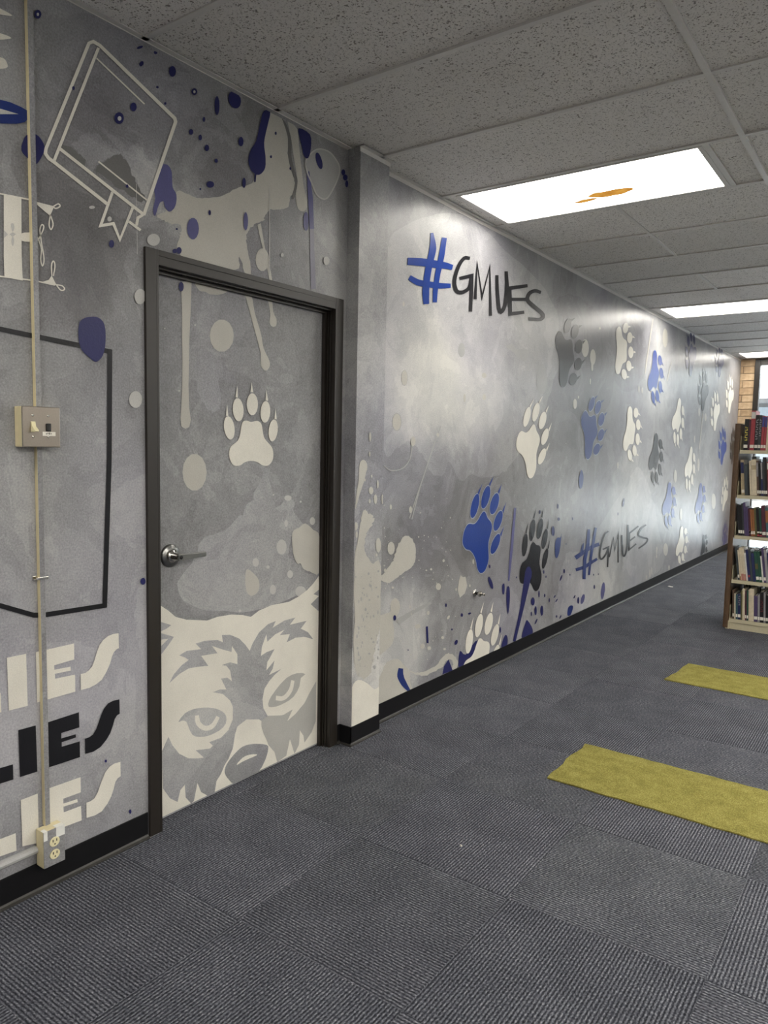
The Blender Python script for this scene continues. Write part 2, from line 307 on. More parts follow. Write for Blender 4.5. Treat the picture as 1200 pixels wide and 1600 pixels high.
PRINTS=[
('W','book_outline','white',4,'white line drawing of a tilted book with a ribbon marker',None,[[1,3440,4996,3430,5022,2858,5253,2808,5257,2768,5227,2477,4513,2471,4479,2493,4454,2529,4442,2879,4296,2894,4316,2542,4461,2509,4473,2493,4490,2497,4514,2785,5219,2805,5234,2843,5232,3404,5001,3413,4981],[1,3413,4993,3149,4307,3173,4306,3440,4995],[1,2832,5224,2527,4461,2545,4460,2851,5225],[1,2567,4532,3154,4300,3168,4319,2579,4550],[1,2824,5153,3171,5010,3179,5019,2830,5162],[1,2827,4542,3184,4405,3191,4414,2833,4551],[1,2918,4391,2823,4145,2925,4184,2977,4089,3086,4330,3066,4332,2978,4125,2938,4208,2854,4175,2937,4390],[1,3152,4315,3105,4281,3093,4225,3115,4227,3125,4274,3163,4302],[1,3040,4229,3129,4195,3141,4211,3052,4245]]),
('W','frame_outline','black',3,'black angular line frame',None,[[1,1981,3435,2876,3371,2861,2684,2814,1749,2408,1759,2350,1769,1943,1956,1935,1931,2346,1739,2409,1728,2848,1716,2897,2683,2912,3401,1987,3461]]),
('W','paint_blob','navy',4,None,None,[[0,2679,3526,2684,3543,2692,3554,2703,3564,2719,3573,2737,3581,2756,3586,2776,3590,2796,3592,2815,3589,2831,3582,2846,3570,2857,3551,2863,3519,2864,3478,2862,3441,2859,3410,2852,3382,2843,3358,2829,3337,2812,3320,2796,3311,2783,3311,2769,3318,2754,3329,2735,3340,2714,3355,2697,3372,2686,3391,2679,3413,2675,3438,2673,3467,2675,3500]]),
('W','paint_blob','navy',4,None,None,[[0,2338,4456,2339,4480,2348,4508,2358,4532,2369,4548,2383,4560,2397,4567,2413,4572,2429,4572,2445,4567,2459,4555,2471,4538,2478,4519,2474,4496,2465,4471,2454,4449,2442,4428,2430,4411,2417,4401,2403,4403,2390,4412,2376,4423,2361,4431,2346,4442]]),
('W','paint_blob','purple',2,None,None,[[0,3272,4582,3278,4610,3285,4638,3296,4661,3312,4676,3332,4685,3351,4688,3366,4684,3380,4673,3391,4654,3394,4624,3395,4586,3398,4555,3408,4538,3421,4528,3430,4513,3432,4488,3429,4460,3421,4434,3408,4412,3390,4393,3373,4383,3358,4384,3344,4393,3333,4404,3328,4417,3326,4432,3322,4439,3312,4436,3298,4427,3286,4411,3274,4382,3263,4346,3254,4325,3245,4326,3238,4340,3236,4360,3240,4384,3249,4413,3255,4440,3253,4461,3249,4479,3248,4500,3253,4526,3263,4554]]),
('W','paint_blob','blue',4,None,None,[[0,2087,4659,2226,4690,2279,4697,2344,4694,2390,4685,2396,4656,2360,4617,2313,4592,2083,4518]]),
('W','paint_streak','lightgrey',5,None,None,[[0,2136,4619,2224,4641,2326,4649,2223,4612,2135,4580]]),
('W','claw_marks','white',3,None,None,[[0,2169,5172,2187,5177,2213,5177,2238,5175,2266,5174,2293,5172,2305,5168,2293,5161,2265,5152,2238,5144,2212,5134,2186,5124,2168,5122,2160,5135,2161,5156],[0,2165,5022,2183,5031,2210,5039,2235,5044,2261,5048,2286,5049,2297,5046,2286,5037,2260,5023,2234,5010,2208,4997,2182,4984,2164,4980,2156,4989,2157,5007],[0,2179,4903,2193,4912,2214,4915,2232,4917,2243,4918,2251,4918,2258,4915,2265,4906,2271,4893,2271,4882,2262,4872,2246,4863,2230,4855,2211,4845,2191,4835,2177,4836,2172,4854,2172,4881]]),
('W','ornate_letter','white',4,'white ornate letter with looped serifs',None,[[0,2230,4184,2331,4189,2325,3866,2329,3727,2222,3728,2221,3844],[1,2158,4173,2397,4192,2398,4201,2160,4181],[0,2397,4193,2530,4197,2504,4134],[1,2527,4192,2535,4198,2544,4206,2551,4212,2556,4214,2559,4214,2562,4212,2564,4210,2564,4208,2561,4205,2554,4199,2546,4194,2540,4191,2537,4191,2532,4193,2528,4196,2523,4198,2517,4191,2522,4189,2527,4186,2533,4183,2540,4183,2549,4187,2558,4193,2566,4200,2572,4207,2572,4213,2569,4219,2563,4222,2556,4222,2548,4217,2540,4211,2531,4204,2523,4197],[1,2500,4142,2505,4129,2511,4116,2515,4103,2517,4092,2516,4082,2513,4071,2509,4064,2508,4063,2507,4063,2504,4067,2501,4074,2500,4084,2501,4096,2503,4112,2507,4129,2510,4146,2502,4145,2499,4128,2496,4111,2493,4095,2492,4082,2493,4071,2497,4062,2502,4056,2509,4054,2515,4061,2520,4071,2524,4082,2525,4095,2523,4107,2518,4120,2513,4134,2508,4147],[0,2326,3992,2346,4002,2374,4009,2398,4011,2414,4005,2427,3993,2431,3982,2426,3974,2414,3967,2397,3962,2373,3956,2345,3951,2325,3952,2318,3962,2318,3979],[1,2433,3982,2442,4002,2452,4022,2461,4041,2466,4057,2467,4067,2463,4074,2456,4077,2449,4075,2444,4069,2440,4060,2436,4049,2434,4036,2435,4021,2437,4003,2440,3984,2443,3964,2446,3942,2451,3918,2455,3895,2456,3876,2455,3861,2453,3849,2450,3841,2450,3841,2450,3841,2447,3850,2444,3861,2443,3873,2444,3885,2446,3900,2449,3915,2450,3930,2447,3944,2443,3957,2438,3969,2433,3982,2426,3978,2430,3965,2435,3953,2439,3940,2442,3928,2441,3914,2439,3899,2436,3885,2435,3871,2436,3858,2439,3846,2443,3836,2449,3830,2456,3838,2460,3848,2463,3862,2464,3878,2462,3897,2459,3921,2454,3945,2450,3967,2448,3987,2445,4006,2443,4023,2442,4038,2444,4049,2447,4059,2451,4066,2453,4069,2454,4069,2456,4068,2459,4064,2458,4056,2454,4042,2445,4024,2435,4003,2426,3983],[1,2146,3720,2401,3737,2525,3734,2527,3743,2402,3745,2147,3728],[0,2436,3738,2486,3761,2506,3791,2536,3739],[1,2512,3790,2511,3806,2510,3822,2509,3837,2510,3849,2512,3859,2515,3868,2518,3873,2518,3873,2518,3873,2521,3869,2523,3862,2524,3853,2523,3840,2520,3824,2516,3807,2513,3790,2521,3790,2524,3807,2528,3824,2531,3841,2532,3854,2531,3865,2529,3873,2525,3879,2519,3882,2512,3877,2508,3869,2504,3860,2502,3848,2501,3835,2502,3820,2503,3803,2504,3788],[1,2530,3738,2541,3738,2552,3739,2562,3739,2570,3739,2575,3736,2580,3732,2582,3728,2583,3725,2581,3724,2577,3720,2571,3718,2566,3718,2560,3721,2553,3727,2546,3735,2539,3742,2533,3736,2540,3729,2547,3721,2554,3715,2562,3711,2571,3711,2580,3714,2587,3719,2591,3725,2591,3731,2587,3737,2581,3742,2574,3746,2564,3747,2553,3747,2542,3746,2531,3745]]),
('W','letter_ornament','lightgrey',6,None,None,[[0,2268,4032,2272,4035,2277,4036,2281,4035,2283,4030,2284,4022,2284,4013,2282,4004,2278,3994,2275,3989,2272,3992,2269,4001,2267,4009,2266,4017,2266,4025],[0,2274,3964,2278,3961,2281,3952,2282,3942,2281,3930,2277,3916,2274,3909,2270,3913,2267,3923,2265,3934,2267,3945,2271,3958],[0,2225,3986,2247,3969,2224,3942],[0,2256,3971,2275,3987,2293,3980,2274,3962]]),
('W','lettering','white',4,'white block lettering LIES, upper row',None,[[0,2179,1529,2295,1527,2297,1204,2182,1207],[0,2355,1524,2608,1525,2607,1421,2472,1414,2472,1386,2581,1380,2581,1354,2475,1359,2475,1328,2611,1321,2610,1209,2356,1208],[0,2649,1315,2677,1314,2703,1323,2731,1345,2750,1383,2768,1433,2787,1475,2816,1505,2855,1525,2892,1530,2932,1527,2933,1424,2913,1420,2893,1404,2878,1376,2863,1332,2836,1284,2800,1239,2759,1219,2709,1208,2649,1209],[0,1970,1530,2059,1530,2057,1327,2136,1327,2138,1210,1969,1213]]),
('W','lettering','black',4,'black block lettering LIES, middle row',None,[[0,2236,1070,2344,1067,2348,772,2239,776],[0,2416,1063,2633,1067,2634,965,2510,967,2509,932,2608,928,2610,906,2511,906,2511,877,2635,872,2635,766,2420,772],[0,2672,878,2704,878,2730,887,2757,920,2775,962,2791,999,2812,1037,2845,1066,2885,1074,2932,1070,2933,969,2912,964,2894,944,2879,901,2859,857,2829,820,2784,784,2731,770,2673,775],[0,2014,1074,2110,1072,2110,875,2198,871,2198,776,2015,784]]),
('W','lettering','white',4,'white block lettering LIES, lower row',None,[[0,2240,631,2347,631,2347,312,2243,335],[0,2419,637,2636,631,2636,528,2514,532,2514,500,2611,492,2613,470,2514,479,2515,441,2636,436,2639,336,2519,343,2422,358],[0,2675,442,2704,441,2732,449,2759,481,2776,521,2794,557,2817,599,2850,626,2887,635,2934,630,2934,528,2912,523,2893,505,2879,460,2859,414,2829,373,2785,337,2735,330,2674,338],[0,2015,630,2110,626,2109,440,2204,436,2206,324,2016,341]]),
('W','paint_splash','pale',0,'pale paint splash above the door',None,[[0,3439,4537,3462,4549,3480,4547,3511,4542,3540,4544,3570,4539,3591,4540,3610,4539,3638,4547,3659,4548,3681,4560,3714,4567,3732,4573,3768,4587,3793,4593,3833,4611,3855,4623,3892,4647,3921,4663,3948,4689,3981,4705,4016,4728,4041,4739,4068,4749,4111,4773,4143,4791,4164,4820,4189,4861,4208,4889,4214,4924,4235,4961,4244,5000,4252,5042,4255,5077,4256,5113,4262,5141,4259,5164,4271,5184,4261,5202,4277,5229,4275,5243,4280,5271,4301,5311,4300,5336,4311,5352,4327,5380,4319,5380,4334,5380,4326,5380,4336,5380,4344,5380,4368,5380,4390,5380,4416,5380,4443,5380,4473,5380,4495,5380,4495,5370,4517,5342,4516,5330,4532,5309,4533,5276,4538,5236,4539,5199,4538,5163,4532,5134,4556,5108,4563,5077,4576,5054,4583,5034,4583,5013,4593,4996,4603,4977,4618,4965,4613,4946,4630,4930,4632,4920,4622,4891,4625,4877,4626,4873,4609,4851,4603,4838,4592,4828,4573,4816,4569,4805,4564,4792,4568,4783,4564,4769,4559,4754,4556,4738,4552,4726,4534,4713,4524,4710,4511,4702,4496,4694,4468,4686,4457,4679,4416,4669,4385,4657,4358,4655,4347,4656,4329,4636,4317,4627,4308,4614,4296,4601,4289,4593,4284,4581,4271,4565,4284,4557,4268,4546,4258,4539,4245,4536,4224,4521,4196,4510,4169,4495,4162,4477,4143,4465,4129,4462,4120,4441,4108,4427,4105,4418,4088,4399,4090,4387,4093,4367,4084,4353,4091,4338,4095,4323,4098,4295,4105,4283,4111,4253,4117,4233,4131,4205,4136,4161,4137,4116,4151,4092,4154,4067,4135,4055,4135,4051,4120,4058,4107,4069,4096,4083,4077,4105,4054,4143,4051,4178,4027,4205,4014,4219,4010,4210,4013,4182,4023,4163,4013,4130,3974,4114,3891,4088,3767,4093,3647,4094,3533,4101,3471,4109,3444,4131,3431,4145,3436,4187,3451,4214,3462,4237,3456,4249,3474,4258,3455,4264,3466,4269,3471,4272,3476,4285,3473,4297,3472,4302,3469,4314,3464,4318,3444,4320,3422,4316,3391,4304,3383,4307,3368,4304,3353,4313,3341,4305,3340,4305,3331,4317,3308,4311,3305,4315,3292,4319,3274,4320,3270,4325,3271,4332,3276,4338,3289,4344,3299,4354,3324,4364,3337,4372,3346,4386,3367,4397,3387,4417,3398,4428,3420,4454,3422,4466,3425,4488,3426,4504,3430,4527]]),
('W','paint_drip','pale',1,None,None,[[0,4532,5380,4561,5380,4608,5380,4646,5360,4659,5330,4661,5293,4666,5246,4678,5183,4693,5111,4706,5047,4715,5002,4722,4967,4731,4932,4747,4894,4766,4856,4776,4821,4774,4790,4764,4764,4748,4744,4724,4733,4694,4730,4669,4738,4652,4759,4641,4791,4635,4829,4639,4872,4648,4921,4651,4970,4642,5017,4627,5063,4613,5109,4601,5155,4591,5200,4579,5248,4558,5305,4536,5365],[0,4203,4499,4240,4519,4288,4341,4353,4177,4375,4092,4345,4086,4310,4198,4262,4335],[0,4333,4262,4326,4222,4305,4187,4276,4164,4243,4158,4214,4169,4194,4195,4186,4231,4193,4271,4213,4305,4242,4328,4275,4336,4304,4325,4325,4299]]),
('W','paint_drip','dark',1,None,None,[[0,4466,5380,4479,5380,4507,5362,4533,5336,4551,5311,4568,5281,4579,5248,4581,5210,4579,5169,4580,5129,4592,5091,4608,5054,4623,5022,4637,5000,4650,4982,4656,4956,4651,4914,4639,4865,4626,4827,4610,4804,4593,4794,4585,4800,4595,4834,4614,4886,4624,4932,4616,4961,4599,4984,4582,5010,4567,5042,4551,5077,4540,5116,4538,5163,4539,5214,4534,5262,4511,5312,4481,5359]]),
('W','paint_drop','navy',4,'navy paint drop running from the ceiling',None,[[0,4265,5364,4289,5380,4317,5380,4333,5380,4330,5351,4315,5303,4301,5256,4288,5213,4276,5171,4269,5131,4271,5097,4278,5066,4284,5036,4286,5006,4287,4976,4282,4949,4271,4926,4254,4905,4237,4889,4221,4878,4204,4871,4186,4869,4166,4871,4145,4877,4128,4888,4115,4906,4107,4928,4103,4951,4106,4976,4115,5002,4127,5029,4144,5056,4165,5084,4185,5118,4199,5162,4212,5212,4224,5258,4237,5299,4249,5337],[1,4172,4874,4164,4808,4180,4811,4188,4878]]),
('W','paint_drip','navy',4,None,None,[[0,4657,5371,4695,5380,4753,5380,4798,5369,4814,5341,4815,5301,4811,5263,4805,5230,4793,5198,4779,5176,4764,5166,4746,5165,4730,5173,4717,5193,4705,5222,4693,5255,4675,5296,4656,5340],[0,4951,5212,4960,5185,4961,5160,4952,5142,4936,5134,4916,5139,4896,5155,4880,5178,4870,5205,4870,5230,4878,5248,4894,5256,4914,5252,4934,5236]]),
('W','paint_drip','purple',3,None,None,[[1,4762,5063,4783,4853,4808,4611,4862,4625,4845,4872,4795,5075],[0,4795,4671,4792,4636,4784,4607,4770,4589,4756,4586,4742,4597,4732,4622,4729,4654,4731,4689,4740,4718,4753,4736,4768,4740,4782,4728,4791,4704]]),
('W','paint_drip','greyblue',2,None,None,[[1,4810,4628,4817,4393,4834,4124,4898,4137,4875,4407,4859,4640]]),
('W','paint_ring','midlight',2,None,None,[[0,4754,5153,4786,5195,4834,5242,4884,5279,4934,5299,4987,5308,5033,5311,5068,5307,5097,5297,5123,5284,5151,5268,5176,5248,5190,5224,5192,5195,5184,5160,5166,5120,5138,5068,5100,5010,5066,4963,5040,4933,5017,4914,4991,4902,4958,4899,4922,4903,4891,4915,4867,4935,4848,4963,4828,4991,4806,5015,4784,5039,4767,5065,4754,5092,4746,5121]]),
('W','paint_ring_edge','lightgrey',3,None,None,[[1,4761,5152,4792,5194,4839,5240,4887,5274,4934,5293,4984,5302,5029,5305,5063,5301,5090,5292,5116,5278,5143,5263,5167,5244,5181,5220,5183,5192,5175,5159,5158,5119,5129,5068,5092,5010,5058,4964,5033,4935,5012,4918,4991,4908,4961,4905,4927,4909,4898,4920,4875,4940,4856,4967,4836,4995,4814,5020,4791,5044,4775,5069,4762,5096,4754,5123,4762,5155,4746,5151,4738,5118,4746,5089,4759,5061,4776,5035,4798,5011,4820,4986,4840,4959,4859,4931,4884,4909,4917,4897,4954,4893,4991,4897,5021,4910,5047,4931,5073,4962,5108,5009,5146,5068,5175,5121,5193,5162,5201,5197,5200,5228,5184,5253,5159,5273,5131,5289,5104,5303,5074,5313,5037,5317,4989,5314,4934,5304,4881,5283,4828,5245,4779,5197,4747,5154]]),
('W','paint_spatter','navy',5,None,'stuff',[[0,3429,5320,3426,5303,3418,5288,3406,5277,3393,5272,3382,5274,3374,5283,3371,5297,3374,5313,3382,5328,3394,5340,3406,5345,3418,5343,3426,5334],[0,3816,5239,3814,5209,3807,5184,3798,5168,3787,5164,3778,5173,3771,5194,3769,5222,3771,5251,3778,5277,3787,5293,3798,5297,3807,5287,3814,5267],[0,4021,5367,4025,5341,4017,5313,3998,5290,3972,5275,3944,5273,3920,5282,3904,5302,3900,5328,3908,5355,3927,5378,3953,5380,3981,5380,4005,5380],[0,3684,5097,3680,5083,3672,5074,3663,5077,3660,5088,3663,5102,3672,5111,3681,5109],[0,3575,4975,3573,4966,3568,4958,3561,4951,3553,4949,3545,4950,3540,4955,3538,4963,3540,4971,3545,4980,3553,4986,3561,4989,3568,4988,3574,4983],[0,3654,4964,3653,4955,3648,4947,3642,4941,3635,4938,3629,4940,3625,4946,3623,4954,3625,4963,3629,4971,3635,4977,3642,4979,3648,4977,3653,4972],[0,3719,4914,3717,4904,3711,4894,3702,4887,3693,4884,3685,4886,3679,4891,3677,4901,3679,4911,3685,4921,3693,4928,3702,4931,3711,4929,3717,4923],[0,3802,4851,3797,4839,3785,4831,3774,4832,3769,4841,3774,4853,3785,4861,3797,4860],[0,4052,5067,4049,5051,4042,5037,4032,5027,4021,5023,4011,5027,4004,5036,4001,5051,4004,5066,4011,5080,4021,5090,4032,5094,4042,5091,4049,5081],[0,3765,4675,3762,4664,3752,4653,3737,4645,3721,4640,3707,4641,3697,4646,3694,4655,3697,4665,3707,4676,3721,4685,3737,4689,3752,4689,3762,4684],[0,3646,4609,3644,4603,3638,4599,3631,4600,3629,4605,3632,4611,3638,4615,3644,4614],[0,4076,4775,4075,4758,4070,4744,4063,4734,4055,4732,4048,4737,4043,4749,4041,4765,4043,4782,4048,4796,4055,4806,4063,4808,4070,4803,4075,4791],[0,3736,4470,3733,4455,3724,4448,3715,4451,3711,4463,3715,4477,3724,4485,3733,4482],[0,4405,5246,4402,5235,4394,5229,4387,5230,4383,5238,4386,5249,4394,5255,4402,5254],[0,4355,5053,4352,5043,4343,5037,4334,5038,4330,5045,4334,5054,4343,5060,4352,5060],[0,4575,5030,4572,5021,4564,5015,4556,5016,4553,5024,4556,5033,4564,5039,4572,5038],[0,3439,4284,3436,4278,3429,4275,3422,4275,3419,4279,3422,4284,3429,4288,3436,4288],[0,3431,4133,3429,4126,3424,4119,3416,4115,3407,4113,3399,4114,3394,4118,3392,4125,3394,4132,3399,4138,3407,4143,3416,4145,3424,4144,3429,4139],[0,3471,4146,3468,4135,3462,4125,3453,4119,3442,4117,3433,4119,3427,4126,3424,4136,3427,4146,3433,4156,3443,4162,3453,4165,3462,4162,3469,4155],[0,3283,5162,3280,5156,3274,5151,3267,5151,3264,5155,3267,5161,3274,5166,3280,5166],[0,3348,5084,3345,5078,3338,5073,3331,5073,3329,5077,3332,5083,3338,5088,3345,5088],[0,3612,5258,3609,5247,3602,5237,3592,5228,3581,5224,3571,5225,3564,5230,3561,5239,3564,5250,3571,5261,3581,5269,3592,5273,3602,5273,3609,5267],[0,5266,5206,5263,5194,5256,5183,5246,5175,5234,5171,5223,5173,5215,5180,5212,5190,5215,5202,5222,5213,5232,5221,5244,5225,5255,5223,5263,5216],[0,5299,5172,5296,5159,5287,5148,5275,5139,5260,5135,5247,5136,5238,5143,5235,5153,5238,5165,5246,5177,5259,5185,5273,5190,5286,5188,5296,5182],[0,5311,5121,5309,5108,5304,5096,5295,5087,5286,5085,5277,5088,5271,5096,5268,5109,5270,5122,5276,5134,5284,5142,5294,5145,5303,5142,5309,5133],[0,2474,5251,2471,5240,2465,5229,2457,5220,2447,5216,2439,5217,2433,5223,2431,5232,2434,5244,2440,5255,2448,5264,2458,5268,2466,5267,2472,5261],[0,3165,5256,3159,5248,3152,5241,3145,5238,3139,5238,3136,5242,3136,5249,3140,5258,3146,5267,3154,5273,3161,5277,3166,5277,3169,5272,3169,5265],[0,3016,4870,3012,4853,3002,4837,2988,4825,2972,4820,2958,4822,2949,4831,2946,4846,2949,4862,2959,4878,2973,4890,2989,4896,3003,4894,3013,4885],[0,3113,4974,3110,4961,3103,4949,3094,4940,3083,4936,3073,4938,3067,4945,3064,4957,3067,4969,3074,4982,3084,4990,3094,4994,3104,4993,3111,4985],[0,2677,4924,2674,4914,2668,4908,2661,4909,2658,4916,2661,4926,2668,4932,2675,4931],[0,2933,4070,2931,4059,2926,4049,2918,4043,2910,4041,2903,4044,2898,4051,2896,4062,2898,4073,2903,4083,2911,4089,2919,4091,2927,4088,2932,4081],[0,3287,5163,3284,5156,3277,5151,3269,5150,3267,5155,3270,5162,3277,5167,3284,5167],[0,3349,5082,3345,5075,3338,5069,3331,5069,3328,5075,3331,5082,3338,5088,3346,5088],[0,3165,5370,3164,5366,3159,5359,3150,5351,3140,5344,3130,5338,3122,5336,3119,5337,3119,5341,3125,5348,3133,5356,3144,5363,3153,5368,3161,5371],[0,3279,5379,3274,5369,3263,5361,3253,5360,3248,5366,3253,5377,3264,5380,3274,5380],[0,3045,4458,3042,4449,3034,4443,3026,4445,3023,4452,3027,4462,3034,4467,3042,4466],[0,3149,1850,3147,1840,3141,1832,3133,1829,3123,1830,3115,1836,3109,1845,3107,1856,3110,1867,3115,1874,3124,1878,3133,1877,3141,1871,3147,1861],[0,2830,672,2827,665,2821,664,2814,670,2811,679,2814,685,2821,686,2828,681],[0,3016,243,3013,233,3006,231,2998,239,2995,252,2999,262,3006,264,3013,256]]),
('W','paint_spatter','purple',5,None,'stuff',[[0,3625,4331,3619,4297,3604,4267,3583,4247,3559,4242,3538,4252,3524,4274,3518,4305,3524,4339,3538,4369,3560,4388,3583,4394,3605,4385,3619,4362],[0,4102,4499,4099,4469,4093,4444,4083,4428,4073,4426,4063,4437,4057,4459,4054,4488,4056,4518,4063,4543,4072,4558,4083,4561,4092,4550,4099,4528]]),
('W','paint_spatter','lightgrey',6,None,'stuff',[[0,2997,4862,2996,4855,2992,4849,2986,4844,2980,4842,2974,4843,2970,4846,2969,4852,2970,4858,2974,4864,2980,4869,2986,4871,2992,4871,2996,4867],[0,2460,5245,2458,5237,2452,5232,2447,5233,2445,5238,2447,5246,2453,5251,2458,5251],[0,3288,4176,3282,4157,3268,4140,3247,4128,3224,4123,3203,4126,3189,4136,3184,4152,3190,4171,3204,4188,3225,4200,3247,4206,3268,4203,3283,4192],[0,2799,4261,2797,4257,2791,4252,2783,4248,2774,4245,2766,4245,2761,4247,2759,4251,2761,4256,2767,4260,2775,4264,2783,4267,2791,4267,2797,4265],[0,2918,4220,2916,4213,2912,4206,2905,4202,2898,4200,2892,4201,2887,4206,2886,4212,2887,4220,2892,4226,2899,4231,2906,4233,2912,4231,2917,4227],[0,3597,5251,3594,5243,3586,5237,3579,5237,3576,5244,3579,5252,3587,5258,3594,5257],[0,3172,3782,3167,3761,3154,3742,3136,3730,3116,3727,3098,3733,3086,3747,3082,3767,3086,3788,3099,3807,3117,3819,3137,3823,3155,3817,3167,3802],[0,4496,4334,4491,4322,4478,4315,4466,4317,4461,4326,4466,4338,4478,4345,4491,4343],[0,5068,4406,5064,4390,5053,4375,5036,4365,5018,4361,5002,4365,4990,4375,4986,4389,4990,4406,5001,4420,5017,4430,5035,4434,5051,4431,5063,4421],[0,3134,3095,3128,3070,3114,3049,3093,3037,3070,3036,3050,3046,3036,3064,3031,3088,3037,3113,3051,3133,3071,3145,3094,3147,3115,3138,3129,3119],[0,3165,3778,3161,3756,3149,3736,3132,3724,3114,3721,3098,3728,3087,3743,3083,3764,3087,3787,3099,3806,3115,3818,3134,3822,3150,3815,3161,3799]]),
('W','wallcovering_seam','lightgrey',3,None,None,[[1,3105,4491,3106,4042,3110,4043,3109,4492],[1,4328,4818,4334,4129,4343,4130,4336,4820]]),
('W','mottle_patch','dark',0,None,None,[[0,2818,4508,2824,4515,2824,4521,2836,4529,2849,4547,2870,4554,2885,4568,2896,4585,2915,4592,2937,4617,2954,4626,2970,4633,2974,4631,2994,4646,3010,4628,3010,4621,3028,4621,3044,4607,3066,4577,3067,4554,3074,4534,3100,4529,3101,4504,3119,4488,3119,4483,3134,4470,3143,4447,3172,4439,3177,4419,3177,4406,3184,4386,3187,4395,3164,4404,3148,4384,3114,4388,3098,4405,3073,4396,3040,4410,3014,4427,2980,4423,2944,4430,2921,4455,2894,4459,2869,4469,2850,4476,2829,4482,2815,4478,2813,4491,2804,4485,2817,4500]]),
('W','mottle_patch','dark',0,None,None,[[0,2575,4574,2577,4574,2597,4573,2607,4570,2633,4575,2651,4577,2662,4568,2681,4562,2694,4550,2713,4551,2722,4539,2744,4531,2747,4530,2740,4509,2738,4490,2740,4491,2734,4495,2715,4495,2709,4496,2694,4499,2669,4509,2660,4520,2638,4514,2628,4522,2606,4533,2599,4542,2585,4539,2575,4554,2572,4555,2573,4564]]),
('D','paint_drip','pale',1,'long pale vertical paint drip',None,[[0,3557,3960,3653,3984,3643,3777,3630,3554,3627,3425,3621,3227,3626,3069,3642,2976,3627,2925,3592,2911,3554,2926,3546,2986,3554,3065,3562,3223,3566,3419,3563,3546,3564,3738]]),
('D','paint_drop','pale',1,None,None,[[0,4065,3645,4053,3589,4018,3542,3969,3512,3915,3506,3866,3524,3834,3563,3822,3614,3834,3668,3867,3714,3914,3745,3968,3752,4018,3736,4052,3697]]),
('D','paint_drop','pale',1,None,None,[[0,3792,2587,3780,2526,3747,2477,3700,2452,3649,2454,3603,2482,3572,2531,3562,2591,3573,2651,3604,2698,3650,2725,3701,2725,3747,2698,3780,2649]]),
('D','paint_drip','pale',1,None,None,[[0,4175,3990,4189,3990,4220,3990,4247,3990,4263,3952,4275,3900,4290,3847,4311,3799,4335,3751,4355,3705,4368,3663,4377,3623,4389,3586,4411,3552,4437,3520,4456,3493,4463,3471,4462,3453,4456,3438,4445,3424,4429,3412,4412,3408,4393,3413,4372,3426,4357,3444,4355,3470,4358,3502,4357,3537,4346,3572,4331,3611,4313,3654,4293,3702,4271,3754,4248,3811,4219,3882,4189,3957],[0,4429,3990,4441,3990,4462,3990,4480,3990,4487,3964,4491,3927,4497,3894,4510,3872,4525,3855,4536,3838,4539,3819,4537,3801,4532,3787,4519,3778,4502,3772,4487,3772,4473,3777,4461,3788,4453,3803,4455,3821,4462,3844,4463,3874,4452,3919,4436,3971]]),
('D','paint_splash','pale',1,None,None,[[0,3679,3989,3709,3990,3760,3990,3815,3986,3880,3985,3951,3982,3995,3976,3992,3964,3962,3948,3928,3936,3897,3927,3863,3922,3833,3919,3812,3921,3795,3926,3778,3929,3760,3928,3741,3924,3724,3928,3701,3946,3680,3971]]),
('D','paint_splash','pale',1,'pale paint splash at the right edge of the door',None,[[0,4753,2043,4773,2065,4804,2071,4835,2077,4861,2091,4888,2106,4917,2111,4953,2096,4992,2071,5028,2044,5063,2030,5095,2014,5117,1970,5131,1867,5136,1735,5124,1642,5086,1625,5033,1646,4986,1669,4951,1679,4923,1691,4900,1704,4884,1723,4874,1743,4863,1758,4848,1760,4832,1756,4816,1764,4797,1788,4777,1823,4763,1866,4753,1925,4748,1992]]),
('D','paint_drop','pale',1,None,None,[[0,4205,1784,4224,1787,4250,1772,4277,1752,4304,1730,4331,1702,4350,1674,4356,1644,4354,1614,4346,1590,4331,1574,4310,1563,4288,1558,4267,1558,4245,1565,4226,1578,4212,1598,4202,1626,4196,1658,4194,1702,4196,1752]]),
